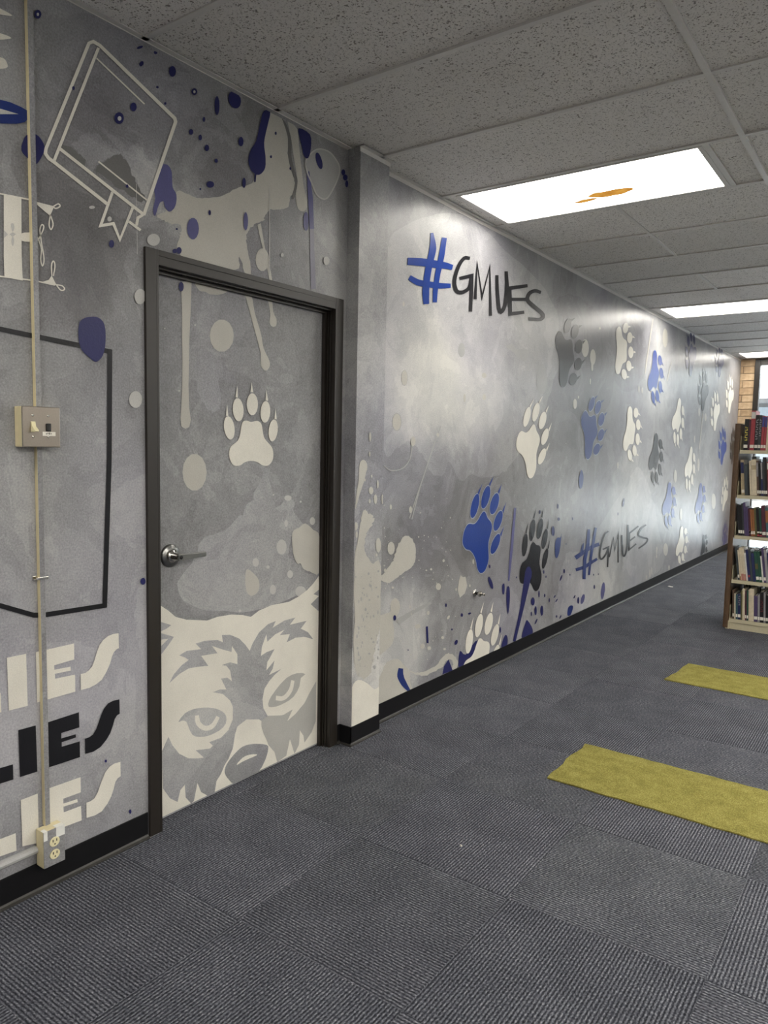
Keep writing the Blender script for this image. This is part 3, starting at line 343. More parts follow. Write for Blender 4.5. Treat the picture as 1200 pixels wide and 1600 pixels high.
('D','paint_spatter','lightgrey',1,None,'stuff',[[0,5052,2122,5048,2106,5038,2095,5023,2089,5007,2090,4992,2098,4982,2111,4978,2127,4981,2143,4991,2154,5006,2160,5022,2159,5037,2151,5048,2138],[0,4765,1673,4762,1658,4752,1647,4737,1642,4720,1644,4705,1653,4695,1667,4691,1683,4695,1697,4705,1708,4719,1713,4736,1711,4751,1702,4761,1689],[0,4553,1567,4550,1549,4539,1536,4524,1530,4508,1532,4493,1543,4482,1559,4478,1578,4482,1596,4492,1609,4507,1615,4524,1613,4539,1602,4549,1586],[0,4349,1827,4345,1812,4335,1800,4320,1795,4303,1797,4288,1806,4278,1820,4274,1836,4278,1851,4288,1863,4303,1868,4319,1866,4334,1857,4345,1843],[0,4681,1923,4675,1894,4658,1873,4633,1863,4605,1866,4580,1881,4562,1906,4556,1935,4562,1963,4579,1984,4603,1995,4631,1992,4657,1977,4675,1952],[0,4738,2346,4733,2336,4721,2328,4702,2324,4682,2325,4664,2331,4651,2340,4647,2350,4651,2360,4664,2368,4682,2371,4702,2370,4720,2365,4733,2356],[0,4940,1493,4933,1472,4913,1458,4884,1453,4852,1458,4823,1472,4803,1492,4796,1515,4802,1535,4822,1549,4850,1554,4882,1549,4912,1536,4932,1515],[0,4475,1773,4469,1763,4455,1760,4441,1766,4436,1778,4441,1788,4455,1791,4469,1785],[0,4869,2307,4865,2301,4855,2299,4845,2302,4840,2309,4845,2315,4855,2318,4865,2314],[0,4525,2383,4522,2378,4514,2376,4507,2379,4503,2384,4506,2390,4514,2391,4522,2389],[0,3545,3185,3542,3179,3535,3176,3529,3178,3526,3184,3529,3189,3535,3192,3542,3190],[0,4153,1451,4148,1444,4137,1442,4125,1447,4121,1457,4125,1464,4137,1466,4148,1461],[0,4695,2127,4693,2114,4687,2103,4677,2098,4667,2099,4658,2105,4652,2117,4649,2131,4652,2144,4658,2155,4667,2160,4677,2159,4686,2153,4692,2141],[0,3691,3673,3688,3667,3683,3664,3678,3666,3676,3671,3678,3678,3683,3681,3689,3679],[0,3418,3611,3417,3607,3412,3605,3407,3606,3405,3610,3407,3614,3412,3616,3417,3615]]),
('D','paint_spatter','navy',3,None,'stuff',[[0,3579,3930,3577,3915,3571,3902,3562,3894,3552,3892,3543,3897,3537,3908,3535,3922,3537,3937,3543,3950,3552,3958,3562,3960,3571,3955,3577,3944]]),
('D','animal_face','white',2,'large white animal face cropped by the door bottom',None,[[0,3348,1636,3427,1579,3493,1520,3593,1481,3795,1437,3896,1448,4048,1440,4167,1414,4258,1383,4352,1420,4502,1441,4715,1435,4844,1463,4952,1503,5037,1553,5136,1632,5136,12,5083,12,3363,12,3317,12]]),
('D','face_markings','mural',3,'grey markings of the animal face',None,[[0,3432,1032,3473,1090,3549,1142,3612,1166,3575,1195,3524,1221,3592,1241,3732,1224,3679,1279,3768,1282,3896,1263,3953,1232,3943,1293,4029,1278,4128,1226,4198,1158,4245,1099,4280,1156,4353,1234,4459,1284,4551,1293,4514,1242,4660,1278,4799,1280,4729,1228,4949,1222,4872,1165,4971,1112,5042,1033,4922,1080,4802,1096,4690,1078,4730,1143,4604,1160,4661,1197,4548,1179,4450,1133,4439,1201,4386,1102,4376,1026,4440,1043,4538,1050,4495,1000,4451,954,4441,885,4539,949,4518,882,4474,837,4624,854,4541,821,4475,781,4421,731,4396,643,4409,559,4467,470,4391,453,4358,479,4211,522,4110,491,4086,437,4061,322,4012,247,3973,214,3934,152,3887,109,3868,12,3793,12,3729,78,3693,165,3675,99,3657,32,3630,12,3578,92,3570,197,3527,170,3501,87,3433,141,3368,244,3358,527,3420,625,3453,552,3520,459,3606,394,3694,363,3757,349,3676,435,3821,401,3849,415,3812,456,3934,454,4011,491,4060,567,4060,674,4030,735,3953,809,3850,851,3925,854,3991,836,3934,940,4001,931,4050,889,4030,984,3991,1031,3943,1049,4030,1051,4108,1018,4108,1101,4049,1182,4045,1133,3953,1173,3841,1226,3896,1156,3732,1171,3804,1075,3696,1093,3609,1100,3523,1078],[0,3347,1513,3451,1466,3410,1447,3346,1435],[0,3346,1430,3475,1373,3425,1321,3369,1272,3344,1258,3345,1318,3426,1369,3345,1376],[0,5127,1490,5039,1453,5128,1418],[0,5128,1430,5003,1366,5131,1268],[0,3973,146,3972,168,3979,188,3992,207,4013,228,4041,247,4071,265,4102,280,4135,294,4171,301,4210,301,4252,294,4296,284,4349,267,4405,246,4447,226,4466,212,4471,200,4469,183,4464,158,4453,129,4437,100,4416,71,4391,43,4362,22,4330,12,4296,12,4256,12,4204,12,4148,12,4102,12,4072,12,4051,31,4032,55,4009,84,3986,116]]),
('D','face_eye','mural',3,None,None,[[0,3513,712,3535,735,3573,759,3613,768,3660,769,3713,762,3767,750,3814,736,3859,719,3904,696,3944,669,3971,644,3988,616,3992,583,3982,553,3955,532,3915,518,3860,511,3803,511,3755,518,3712,530,3675,546,3645,568,3625,602,3610,637,3598,667,3586,691,3567,704,3547,710,3524,709]]),
('D','face_cheek','cheek',3,None,None,[[0,4386,462,4467,479,4624,436,4658,431,4775,447,4706,359,4812,394,4932,461,5005,544,5092,625,5092,243,5037,155,4938,86,4924,156,4874,223,4864,90,4805,12,4768,121,4743,180,4698,44,4583,17,4548,128,4469,219,4446,275,4413,334,4387,406]]),
('D','face_eye','cheek',3,None,None,[[0,4472,557,4465,582,4476,612,4507,645,4553,680,4617,722,4689,756,4761,768,4830,766,4897,751,4940,731,4917,722,4879,709,4871,674,4861,633,4829,594,4785,561,4729,543,4669,535,4610,531,4555,534,4506,542]]),
('D','eye_highlight','white',4,None,None,[[1,3668,713,3670,697,3671,679,3674,659,3682,638,3697,617,3716,597,3738,580,3762,566,3786,557,3812,553,3837,553,3860,559,3879,572,3894,589,3907,607,3920,624,3887,648,3871,633,3856,617,3842,605,3828,598,3814,595,3799,595,3784,598,3772,603,3760,610,3746,621,3734,634,3725,645,3719,656,3715,671,3711,689,3707,707],[1,4556,591,4580,583,4606,573,4637,565,4669,563,4698,570,4724,582,4747,598,4765,616,4778,637,4784,660,4789,683,4795,705,4753,722,4745,701,4738,679,4730,660,4719,645,4703,631,4683,618,4662,609,4644,606,4629,607,4610,613,4586,622,4561,631],[0,4101,169,4114,180,4142,196,4172,207,4198,210,4226,209,4255,204,4289,196,4323,184,4339,175,4325,172,4292,172,4259,173,4230,173,4200,173,4172,173,4142,170,4114,167]]),
('P','paint_drip','pale',2,None,None,[[1,5373,2632,5369,2501,5338,2378,5324,2237,5330,2232,5388,2368,5455,2489,5495,2622],[0,5496,2614,5491,2585,5474,2561,5450,2549,5422,2549,5398,2563,5380,2586,5373,2615,5379,2644,5395,2667,5419,2680,5446,2680,5471,2667,5489,2643]]),
('P','paint_splash','pale',1,'pale speckled paint splash on the pilaster',None,[[0,5474,2225,5472,2216,5480,2219,5487,2209,5507,2200,5523,2177,5534,2172,5555,2177,5567,2168,5592,2160,5610,2141,5588,2132,5628,2127,5627,2122,5621,2110,5619,2098,5579,2076,5605,2065,5571,2049,5540,2033,5541,2028,5518,2007,5490,1989,5510,1987,5501,1968,5479,1946,5479,1935,5490,1911,5485,1907,5466,1876,5475,1863,5477,1849,5481,1824,5489,1819,5504,1796,5503,1789,5524,1768,5543,1755,5555,1737,5574,1719,5584,1706,5622,1688,5649,1706,5703,1721,5706,1709,5746,1650,5752,1583,5752,1500,5746,1367,5752,1267,5752,1180,5752,1106,5745,1084,5751,1052,5741,1026,5730,989,5708,964,5702,937,5686,899,5683,871,5681,830,5644,786,5662,745,5629,705,5619,667,5624,629,5588,614,5559,599,5538,599,5501,587,5477,612,5465,623,5410,645,5387,679,5376,720,5349,793,5339,887,5330,1031,5349,1173,5342,1305,5325,1440,5327,1519,5330,1599,5331,1660,5324,1724,5329,1793,5336,1838,5363,1910,5373,1950,5388,1997,5389,2029,5400,2069,5407,2099,5421,2115,5411,2143,5417,2152,5430,2173,5436,2191,5450,2212,5473,2214]]),
('P','paint_splash','white',2,None,None,[[0,5324,560,5342,585,5375,604,5413,608,5462,593,5516,563,5566,532,5606,501,5642,469,5677,446,5718,447,5752,456,5752,436,5752,353,5752,240,5752,160,5640,136,5430,145,5324,182,5324,259,5324,363,5324,450,5324,501,5324,534]]),
('P','paint_spatter','pale',3,None,'stuff',[[0,5546,2893,5545,2875,5541,2860,5534,2852,5526,2851,5519,2860,5513,2874,5511,2893,5512,2911,5516,2926,5523,2934,5531,2935,5539,2927,5544,2912],[0,5540,2733,5537,2715,5528,2708,5520,2715,5516,2733,5519,2751,5527,2758,5536,2751],[0,5596,2390,5593,2375,5583,2363,5569,2356,5552,2357,5538,2364,5527,2377,5523,2393,5526,2409,5536,2421,5550,2427,5566,2427,5581,2419,5592,2406],[0,5660,2306,5657,2286,5650,2270,5640,2262,5627,2263,5616,2272,5608,2288,5604,2308,5606,2328,5614,2343,5624,2352,5637,2351,5648,2342,5656,2326],[0,5679,2447,5679,2430,5675,2416,5669,2409,5662,2409,5655,2417,5651,2431,5649,2448,5650,2466,5653,2480,5659,2487,5666,2487,5673,2479,5677,2465],[0,5557,2293,5553,2277,5542,2272,5531,2278,5527,2294,5530,2309,5541,2315,5552,2308],[0,5366,2072,5364,2055,5356,2042,5345,2035,5332,2036,5324,2045,5324,2059,5324,2076,5324,2093,5324,2106,5330,2112,5342,2111,5354,2103,5363,2089],[0,5368,1991,5367,1977,5362,1967,5356,1961,5348,1962,5341,1969,5336,1980,5334,1994,5335,2008,5339,2019,5346,2024,5354,2024,5361,2017,5366,2005],[0,5737,1856,5734,1826,5722,1802,5705,1790,5686,1793,5668,1808,5655,1834,5650,1865,5653,1895,5664,1919,5681,1931,5701,1929,5719,1913,5732,1888],[0,5684,1769,5679,1759,5666,1756,5652,1762,5646,1773,5652,1783,5665,1786,5678,1780],[0,5752,2301,5752,2281,5752,2265,5749,2256,5742,2257,5735,2266,5730,2282,5728,2302,5729,2322,5733,2338,5739,2347,5746,2346,5752,2337,5752,2321],[0,5668,1115,5664,1093,5653,1076,5636,1070,5616,1073,5599,1087,5586,1107,5581,1131,5585,1153,5596,1169,5613,1176,5632,1173,5650,1160,5663,1139],[0,5576,2526,5573,2516,5565,2512,5556,2517,5552,2527,5555,2537,5564,2541,5572,2537],[0,5473,2493,5470,2483,5462,2479,5453,2484,5449,2494,5453,2504,5461,2508,5469,2503]]),
('W','paint_splash','pale',2,'pale paint splash beside the pilaster',None,[[0,5852,1500,5856,1508,5862,1515,5888,1502,5905,1503,5929,1517,5968,1526,6004,1546,6029,1573,6063,1591,6090,1606,6115,1633,6151,1644,6138,1657,6165,1683,6160,1706,6193,1727,6193,1756,6221,1789,6226,1817,6264,1824,6279,1849,6305,1871,6332,1879,6350,1883,6386,1878,6421,1873,6437,1861,6470,1843,6487,1840,6512,1798,6534,1782,6551,1748,6558,1720,6561,1685,6557,1663,6560,1630,6556,1609,6544,1580,6527,1569,6522,1555,6489,1538,6475,1528,6439,1520,6401,1508,6380,1510,6354,1502,6320,1489,6292,1478,6260,1476,6246,1462,6220,1458,6185,1450,6164,1442,6133,1432,6108,1428,6102,1426,6074,1424,6063,1425,6046,1428,6011,1440,5981,1450,5941,1469,5907,1475,5878,1493]]),
('W','paint_splash','pale',2,None,None,[[0,6164,1771,6159,1742,6142,1721,6116,1711,6088,1714,6062,1730,6043,1755,6036,1784,6041,1813,6058,1834,6083,1844,6112,1842,6138,1826,6157,1801],[0,5870,1076,5900,1113,5945,1114,5990,1113,6034,1115,6079,1114,6110,1122,6118,1147,6112,1182,6114,1211,6133,1231,6160,1245,6188,1249,6217,1240,6248,1220,6270,1195,6281,1166,6282,1132,6277,1103,6264,1082,6245,1065,6223,1051,6198,1044,6171,1039,6155,1023,6161,988,6177,941,6188,896,6188,854,6183,813,6164,779,6128,755,6080,738,6030,727,5976,708,5921,694,5882,720,5863,824,5859,968]]),
('W','paint_splash','pale',2,'pale paint splash along the baseboard',None,[[0,5903,362,5895,411,5929,449,5970,502,6000,530,6015,569,6050,586,6054,600,6074,603,6108,601,6139,606,6176,604,6206,604,6237,597,6267,589,6279,584,6318,560,6325,556,6346,528,6367,509,6402,479,6432,465,6462,438,6490,412,6540,393,6589,367,6622,353,6656,354,6685,339,6722,339,6776,327,6835,326,6883,328,6951,333,7016,332,7048,338,7088,350,7105,370,7132,388,7145,390,7183,406,7220,412,7239,424,7262,422,7291,419,7300,428,7333,408,7377,395,7385,400,7427,370,7452,349,7480,336,7498,307,7527,282,7559,253,7537,238,7521,209,7510,187,7477,164,7410,167,7384,127,7271,142,7147,134,7012,153,6925,152,6826,160,6765,166,6679,174,6647,176,6582,182,6484,178,6390,163,6237,161,6093,142,5986,127,5892,140,5863,166,5853,210,5866,258,5880,315]]),
('W','paint_splash','mural',3,None,None,[[0,6505,391,6502,395,6544,375,6580,357,6621,332,6653,324,6706,308,6726,294,6770,286,6814,276,6857,266,6899,278,6965,280,7034,271,7084,286,7146,282,7195,286,7209,309,7232,322,7240,336,7272,343,7293,337,7325,338,7334,347,7356,336,7371,331,7399,316,7396,310,7411,291,7413,278,7429,259,7408,251,7408,229,7398,216,7350,200,7319,191,7252,190,7163,180,7081,174,6955,182,6902,167,6829,160,6758,161,6683,175,6621,174,6563,193,6537,228,6511,275,6502,325,6501,374]]),
('P','paint_spatter','midlight',3,None,'stuff',[[0,5717,903,5714,892,5706,889,5699,896,5695,908,5698,918,5705,921,5713,915],[0,5693,886,5691,883,5685,883,5679,886,5676,889,5679,891,5685,891,5690,889],[0,5697,978,5696,969,5692,965,5688,970,5686,981,5687,991,5691,994,5695,989],[0,5584,1346,5579,1341,5567,1341,5555,1345,5550,1352,5555,1357,5567,1357,5579,1353],[0,5410,1358,5407,1345,5401,1340,5395,1347,5392,1361,5394,1375,5400,1379,5407,1373],[0,5597,1523,5595,1519,5588,1518,5580,1521,5577,1525,5580,1529,5587,1530,5594,1527],[0,5637,745,5635,736,5631,733,5627,738,5625,748,5626,757,5630,760,5635,755],[0,5452,1376,5448,1362,5438,1357,5427,1365,5423,1381,5426,1395,5436,1400,5447,1392],[0,5466,1108,5464,1106,5458,1105,5452,1108,5449,1112,5451,1115,5458,1115,5464,1112],[0,5582,1490,5578,1478,5568,1475,5558,1481,5554,1494,5557,1506,5567,1510,5577,1503],[0,5416,1063,5414,1051,5409,1047,5404,1053,5401,1066,5403,1078,5408,1082,5413,1076],[0,5478,954,5475,944,5465,942,5456,948,5452,959,5455,969,5464,971,5474,965],[0,5453,809,5451,796,5444,793,5437,799,5434,813,5437,825,5443,829,5450,822],[0,5543,1192,5539,1186,5529,1185,5519,1190,5514,1197,5518,1204,5528,1205,5538,1200],[0,5654,1176,5650,1164,5640,1161,5629,1168,5624,1181,5628,1192,5639,1195,5650,1188],[0,5719,1203,5717,1187,5710,1181,5703,1189,5700,1206,5702,1222,5709,1227,5716,1219],[0,5558,1221,5554,1215,5544,1215,5534,1219,5529,1226,5533,1231,5543,1231,5553,1227],[0,5741,830,5737,824,5727,823,5717,828,5713,836,5717,842,5727,842,5737,837],[0,5690,664,5686,650,5675,646,5663,655,5658,672,5662,686,5673,689,5685,680],[0,5410,915,5406,907,5395,905,5383,912,5378,921,5383,929,5394,931,5405,924],[0,5392,1123,5390,1120,5384,1120,5379,1122,5376,1126,5379,1128,5384,1128,5389,1126],[0,5735,747,5731,735,5722,732,5712,739,5707,753,5711,765,5720,768,5730,761],[0,5611,1165,5609,1158,5605,1157,5600,1160,5598,1167,5600,1173,5604,1175,5609,1172],[0,5553,1051,5551,1047,5545,1046,5539,1049,5536,1054,5538,1058,5545,1058,5551,1055],[0,5487,1473,5483,1468,5471,1467,5459,1472,5453,1478,5458,1482,5470,1483,5482,1479],[0,5509,1101,5507,1092,5501,1090,5496,1095,5493,1104,5495,1113,5501,1116,5506,1111],[0,5563,1603,5558,1594,5546,1591,5533,1597,5528,1607,5533,1616,5545,1619,5557,1613],[0,5428,660,5427,648,5422,645,5417,651,5415,664,5416,675,5421,679,5426,673],[0,5535,1391,5532,1383,5526,1380,5519,1385,5516,1394,5518,1403,5525,1405,5532,1401],[0,5493,1409,5490,1401,5483,1399,5476,1403,5473,1412,5476,1420,5483,1422,5490,1417],[0,5607,1443,5606,1429,5602,1424,5598,1430,5596,1444,5598,1458,5601,1463,5605,1457],[0,5394,1031,5391,1016,5383,1012,5375,1020,5371,1036,5374,1050,5382,1055,5390,1047],[0,5441,756,5439,751,5435,750,5431,753,5429,759,5430,763,5435,764,5439,761],[0,5600,1477,5597,1466,5588,1462,5579,1468,5575,1480,5578,1491,5587,1495,5596,1489],[0,5418,862,5416,848,5409,843,5401,851,5398,867,5400,881,5407,886,5415,878],[0,5358,1600,5355,1594,5346,1593,5337,1597,5333,1603,5337,1609,5346,1610,5354,1606],[0,5525,714,5522,711,5516,711,5509,714,5507,718,5509,721,5516,721,5522,718],[0,5422,1103,5418,1092,5408,1089,5398,1096,5393,1109,5397,1121,5407,1124,5418,1117],[0,5527,1411,5525,1406,5521,1404,5516,1407,5514,1413,5516,1418,5520,1420,5525,1417],[0,5449,733,5447,730,5440,730,5433,733,5429,738,5432,741,5439,742,5446,738],[0,5596,1173,5595,1158,5592,1152,5588,1159,5586,1175,5587,1190,5591,1196,5594,1189],[0,5721,1357,5717,1349,5705,1347,5693,1353,5688,1362,5693,1370,5704,1372,5716,1366],[0,5626,961,5622,953,5612,952,5601,958,5597,967,5601,975,5611,976,5622,970],[0,5427,846,5424,838,5417,836,5409,841,5406,850,5409,858,5416,860,5423,855],[0,5665,919,5659,912,5646,912,5633,918,5627,927,5633,934,5646,934,5659,928],[0,5584,1564,5582,1558,5578,1556,5573,1560,5571,1566,5573,1571,5577,1573,5582,1570],[0,5463,1209,5461,1194,5456,1189,5450,1196,5448,1211,5449,1226,5455,1231,5460,1224],[0,5526,1264,5521,1251,5509,1248,5497,1255,5492,1269,5496,1282,5508,1285,5520,1278],[0,5673,673,5669,667,5659,667,5648,673,5643,680,5647,686,5658,687,5669,681],[0,5720,1605,5715,1598,5703,1596,5690,1601,5685,1610,5690,1617,5702,1619,5714,1614],[0,5488,1175,5485,1161,5478,1157,5471,1164,5468,1178,5470,1192,5477,1196,5484,1189],[0,5675,852,5672,844,5667,841,5661,846,5659,855,5661,863,5666,866,5672,861],[0,5393,917,5392,909,5388,907,5385,911,5383,919,5384,927,5388,929,5391,925],[0,5436,794,5431,789,5420,789,5408,794,5403,802,5407,807,5419,807,5431,802],[0,5687,1451,5683,1446,5673,1445,5662,1449,5658,1455,5662,1461,5672,1462,5683,1458],[0,5532,1025,5529,1020,5523,1019,5516,1022,5513,1028,5516,1033,5522,1034,5529,1030],[0,5602,818,5596,812,5583,812,5570,818,5565,826,5570,832,5583,832,5596,826],[0,5443,1591,5441,1588,5436,1587,5431,1589,5429,1593,5431,1595,5436,1596,5441,1594],[0,5458,920,5457,909,5453,906,5448,911,5446,923,5448,933,5452,937,5456,932],[0,5465,1432,5462,1424,5454,1422,5447,1426,5443,1435,5446,1443,5454,1445,5462,1440]]),
('W','paint_streak','midlight',2,None,None,[[1,6875,1098,6529,1067,6210,1022,6277,951,6568,1024,6898,1071]]),
('W','paint_drop','pale',2,None,None,[[0,7540,1310,7592,1278,7656,1276,7701,1161,7650,1075,7534,1040,7474,1148,7503,1258]]),
('W','paint_blob','blue',4,None,None,[[1,6281,489,6274,471,6265,452,6259,429,6260,403,6275,373,6295,345,6318,317,6343,288,6376,260,6412,231,6448,203,6484,175,6524,182,6500,213,6475,243,6453,272,6435,298,6416,323,6399,347,6387,368,6381,386,6373,402,6370,421,6369,441,6367,463]]),
('W','paint_blob','navy',4,None,None,[[0,7308,349,7413,193,7179,200,7208,288]]),
('W','paint_blob','navy',3,None,None,[[0,7573,390,7607,378,7657,334,7716,311,7788,341,7869,393,7948,429,8028,430,8105,413,8150,387,8148,349,8114,301,8058,259,7973,226,7868,197,7772,179,7688,166,7613,162,7562,181,7545,246,7552,334]]),
('W','paint_streak','navy',4,None,None,[[1,6799,835,6824,640,6864,632,6839,829]]),
('W','paint_streak','purple',4,None,None,[[1,8896,2028,8830,1512,8793,1068,8838,1060,8911,1500,8965,2021]]),
('W','paint_streak','navy',5,'blue paint streak running down from the black paw',None,[[1,9317,1136,9273,941,9187,605,9012,212,9095,186,9296,576,9459,899,9543,1091],[0,9534,1059,9528,1013,9501,979,9460,963,9412,970,9367,997,9335,1039,9320,1087,9326,1133,9352,1167,9393,1183,9441,1177,9486,1150,9519,1108]]),
('W','paint_blob','navy',4,None,None,[[0,8772,980,8793,997,8822,993,8846,969,8861,920,8870,852,8872,784,8864,712,8847,640,8829,610,8808,647,8785,725,8769,801,8763,869,8763,935],[0,8629,1027,8647,1044,8673,1051,8694,1043,8704,1005,8708,952,8704,914,8689,903,8667,907,8648,922,8636,953,8628,995],[0,8665,202,8680,246,8724,304,8766,342,8797,342,8825,322,8843,295,8853,261,8852,220,8834,192,8779,183,8707,185],[0,9285,232,9307,277,9346,332,9383,376,9404,405,9422,423,9454,417,9518,372,9597,302,9648,243,9655,208,9634,185,9590,171,9512,167,9414,171,9338,181,9300,191,9284,207]]),
('W','paint_blob','blue',4,None,None,[[0,10324,1425,10341,1461,10368,1482,10399,1495,10436,1495,10477,1486,10511,1485,10534,1509,10549,1541,10555,1539,10547,1473,10530,1374,10508,1291,10482,1241,10451,1206,10422,1188,10393,1186,10366,1201,10345,1232,10330,1290,10322,1365],[0,11156,2352,11176,2408,11211,2464,11247,2490,11286,2470,11326,2420,11350,2367,11349,2314,11332,2258,11308,2217,11275,2197,11234,2193,11200,2206,11176,2244,11158,2299],[0,10941,338,10969,354,11006,361,11044,361,11087,356,11132,343,11155,322,11140,283,11103,236,11062,204,11014,199,10963,209,10928,228,10918,261,10925,304],[0,11423,1278,11450,1298,11476,1308,11493,1302,11497,1272,11490,1226,11473,1190,11434,1169,11383,1157,11354,1161,11363,1193,11393,1240]]),
('W','paint_spatter','navy',4,None,'stuff',[[0,10287,1600,10284,1569,10270,1545,10246,1533,10219,1536,10193,1552,10173,1579,10164,1611,10167,1641,10181,1665,10204,1677,10232,1675,10258,1659,10278,1632],[0,9675,649,9671,624,9655,606,9630,599,9601,604,9573,619,9554,643,9545,670,9549,695,9565,712,9590,720,9619,715,9646,700,9666,676],[0,9759,501,9758,472,9749,451,9734,440,9716,443,9699,459,9686,485,9679,515,9680,544,9689,565,9704,576,9721,573,9739,557,9752,531],[0,9990,461,9988,429,9975,405,9954,394,9930,398,9906,417,9889,446,9880,480,9882,513,9895,537,9915,548,9940,544,9963,525,9981,496],[0,9596,483,9592,461,9577,454,9561,466,9553,491,9557,514,9571,521,9587,508],[0,9754,1918,9749,1898,9731,1890,9712,1900,9702,1921,9708,1941,9725,1949,9745,1939],[0,10392,1964,10386,1937,10367,1927,10345,1940,10334,1967,10340,1994,10359,2004,10380,1991],[0,10466,1768,10454,1750,10420,1744,10385,1755,10369,1775,10381,1793,10414,1798,10450,1788],[0,10985,1738,10980,1721,10966,1715,10951,1723,10942,1741,10947,1757,10961,1763,10976,1755],[0,10755,944,10747,920,10723,913,10697,926,10683,953,10691,978,10715,985,10742,971],[0,10633,851,10597,825,10566,818,10557,836,10575,867,10610,894,10642,901,10651,883],[0,12110,501,12103,475,12078,467,12051,482,12036,512,12043,539,12068,547,12096,531],[0,11409,384,11401,344,11371,332,11337,354,11319,399,11327,438,11357,451,11391,428],[0,13440,1860,13424,1826,13400,1800,13373,1787,13347,1790,13328,1807,13320,1837,13324,1871,13340,1905,13363,1931,13391,1944,13417,1942,13435,1925,13444,1895],[0,9970,1034,9965,1014,9950,1008,9933,1019,9924,1040,9929,1059,9944,1065,9961,1055],[0,10051,953,10047,941,10034,937,10020,944,10014,958,10018,971,10030,975,10044,968],[0,9838,731,9834,694,9816,682,9796,700,9784,739,9789,775,9806,788,9827,769],[0,10042,677,10035,659,10016,654,9996,665,9986,685,9992,703,10011,708,10032,697],[0,10213,581,10209,560,10193,553,10175,565,10166,588,10171,609,10186,616,10204,604],[0,10488,528,10456,515,10430,515,10425,527,10445,544,10477,557,10503,557,10508,545],[0,10408,599,10379,588,10355,589,10349,600,10365,616,10393,626,10418,626,10424,615],[0,10523,280,10516,268,10495,266,10473,275,10463,291,10470,304,10491,306,10513,296],[0,10669,240,10640,226,10614,225,10607,238,10622,257,10651,271,10677,272,10684,259],[0,9772,336,9734,314,9704,311,9700,327,9723,354,9760,376,9790,379,9795,363],[0,11216,469,11185,454,11157,453,11149,466,11165,485,11196,500,11224,502,11232,489],[0,9068,1077,9063,1068,9050,1065,9035,1071,9029,1082,9034,1091,9047,1094,9062,1088],[0,10981,859,10976,848,10962,845,10946,852,10939,864,10944,875,10958,878,10974,871],[0,12039,719,12034,707,12017,704,11999,712,11990,725,11996,737,12012,739,12030,732],[0,10764,1363,10761,1352,10751,1349,10739,1354,10733,1366,10737,1377,10747,1381,10758,1375],[0,12262,700,12259,688,12246,685,12232,692,12225,705,12228,717,12241,720,12255,713],[0,13129,1673,13126,1650,13113,1642,13097,1652,13087,1675,13090,1698,13103,1706,13120,1696],[0,8348,1111,8370,1073,8379,1042,8373,1024,8353,1024,8323,1041,8290,1072,8259,1110,8237,1148,8229,1179,8235,1196,8254,1196,8283,1180,8317,1149],[0,7237,1000,7232,985,7217,981,7202,990,7194,1007,7200,1022,7215,1026,7230,1017],[0,7620,817,7613,802,7594,799,7574,809,7565,827,7572,842,7591,846,7611,835],[0,7819,808,7814,799,7788,795,7757,799,7739,808,7745,817,7770,820,7801,817],[0,7385,688,7380,680,7368,680,7355,685,7350,695,7354,702,7367,703,7379,697],[0,7509,502,7497,492,7481,486,7463,487,7448,493,7438,503,7435,516,7441,529,7453,539,7469,544,7487,544,7502,538,7512,527,7515,515],[0,8642,439,8637,410,8623,401,8606,417,8597,447,8601,475,8616,484,8633,469],[0,6217,1038,6215,1026,6207,1018,6196,1014,6184,1017,6172,1024,6164,1036,6161,1048,6163,1060,6171,1069,6182,1072,6194,1070,6205,1062,6214,1051],[0,8283,1322,8278,1305,8264,1300,8249,1309,8241,1327,8246,1344,8260,1349,8276,1340],[0,10391,1969,10385,1949,10365,1942,10344,1951,10333,1972,10340,1992,10359,1999,10381,1989],[0,10279,1606,10277,1575,10264,1551,10242,1539,10217,1542,10193,1558,10175,1584,10166,1615,10168,1646,10181,1669,10203,1681,10228,1679,10252,1664,10271,1637],[0,6466,642,6463,637,6455,636,6447,640,6443,647,6446,652,6454,653,6462,649]]),
('W','paint_spatter','purple',3,None,'stuff',[[0,12614,356,12593,293,12557,247,12513,226,12469,234,12435,271,12416,327,12418,393,12438,455,12474,502,12518,523,12562,516,12597,480,12615,423],[0,11641,360,11611,330,11572,310,11531,304,11496,313,11474,336,11469,367,11483,401,11512,431,11551,451,11592,457,11628,448,11650,426,11655,395]]),
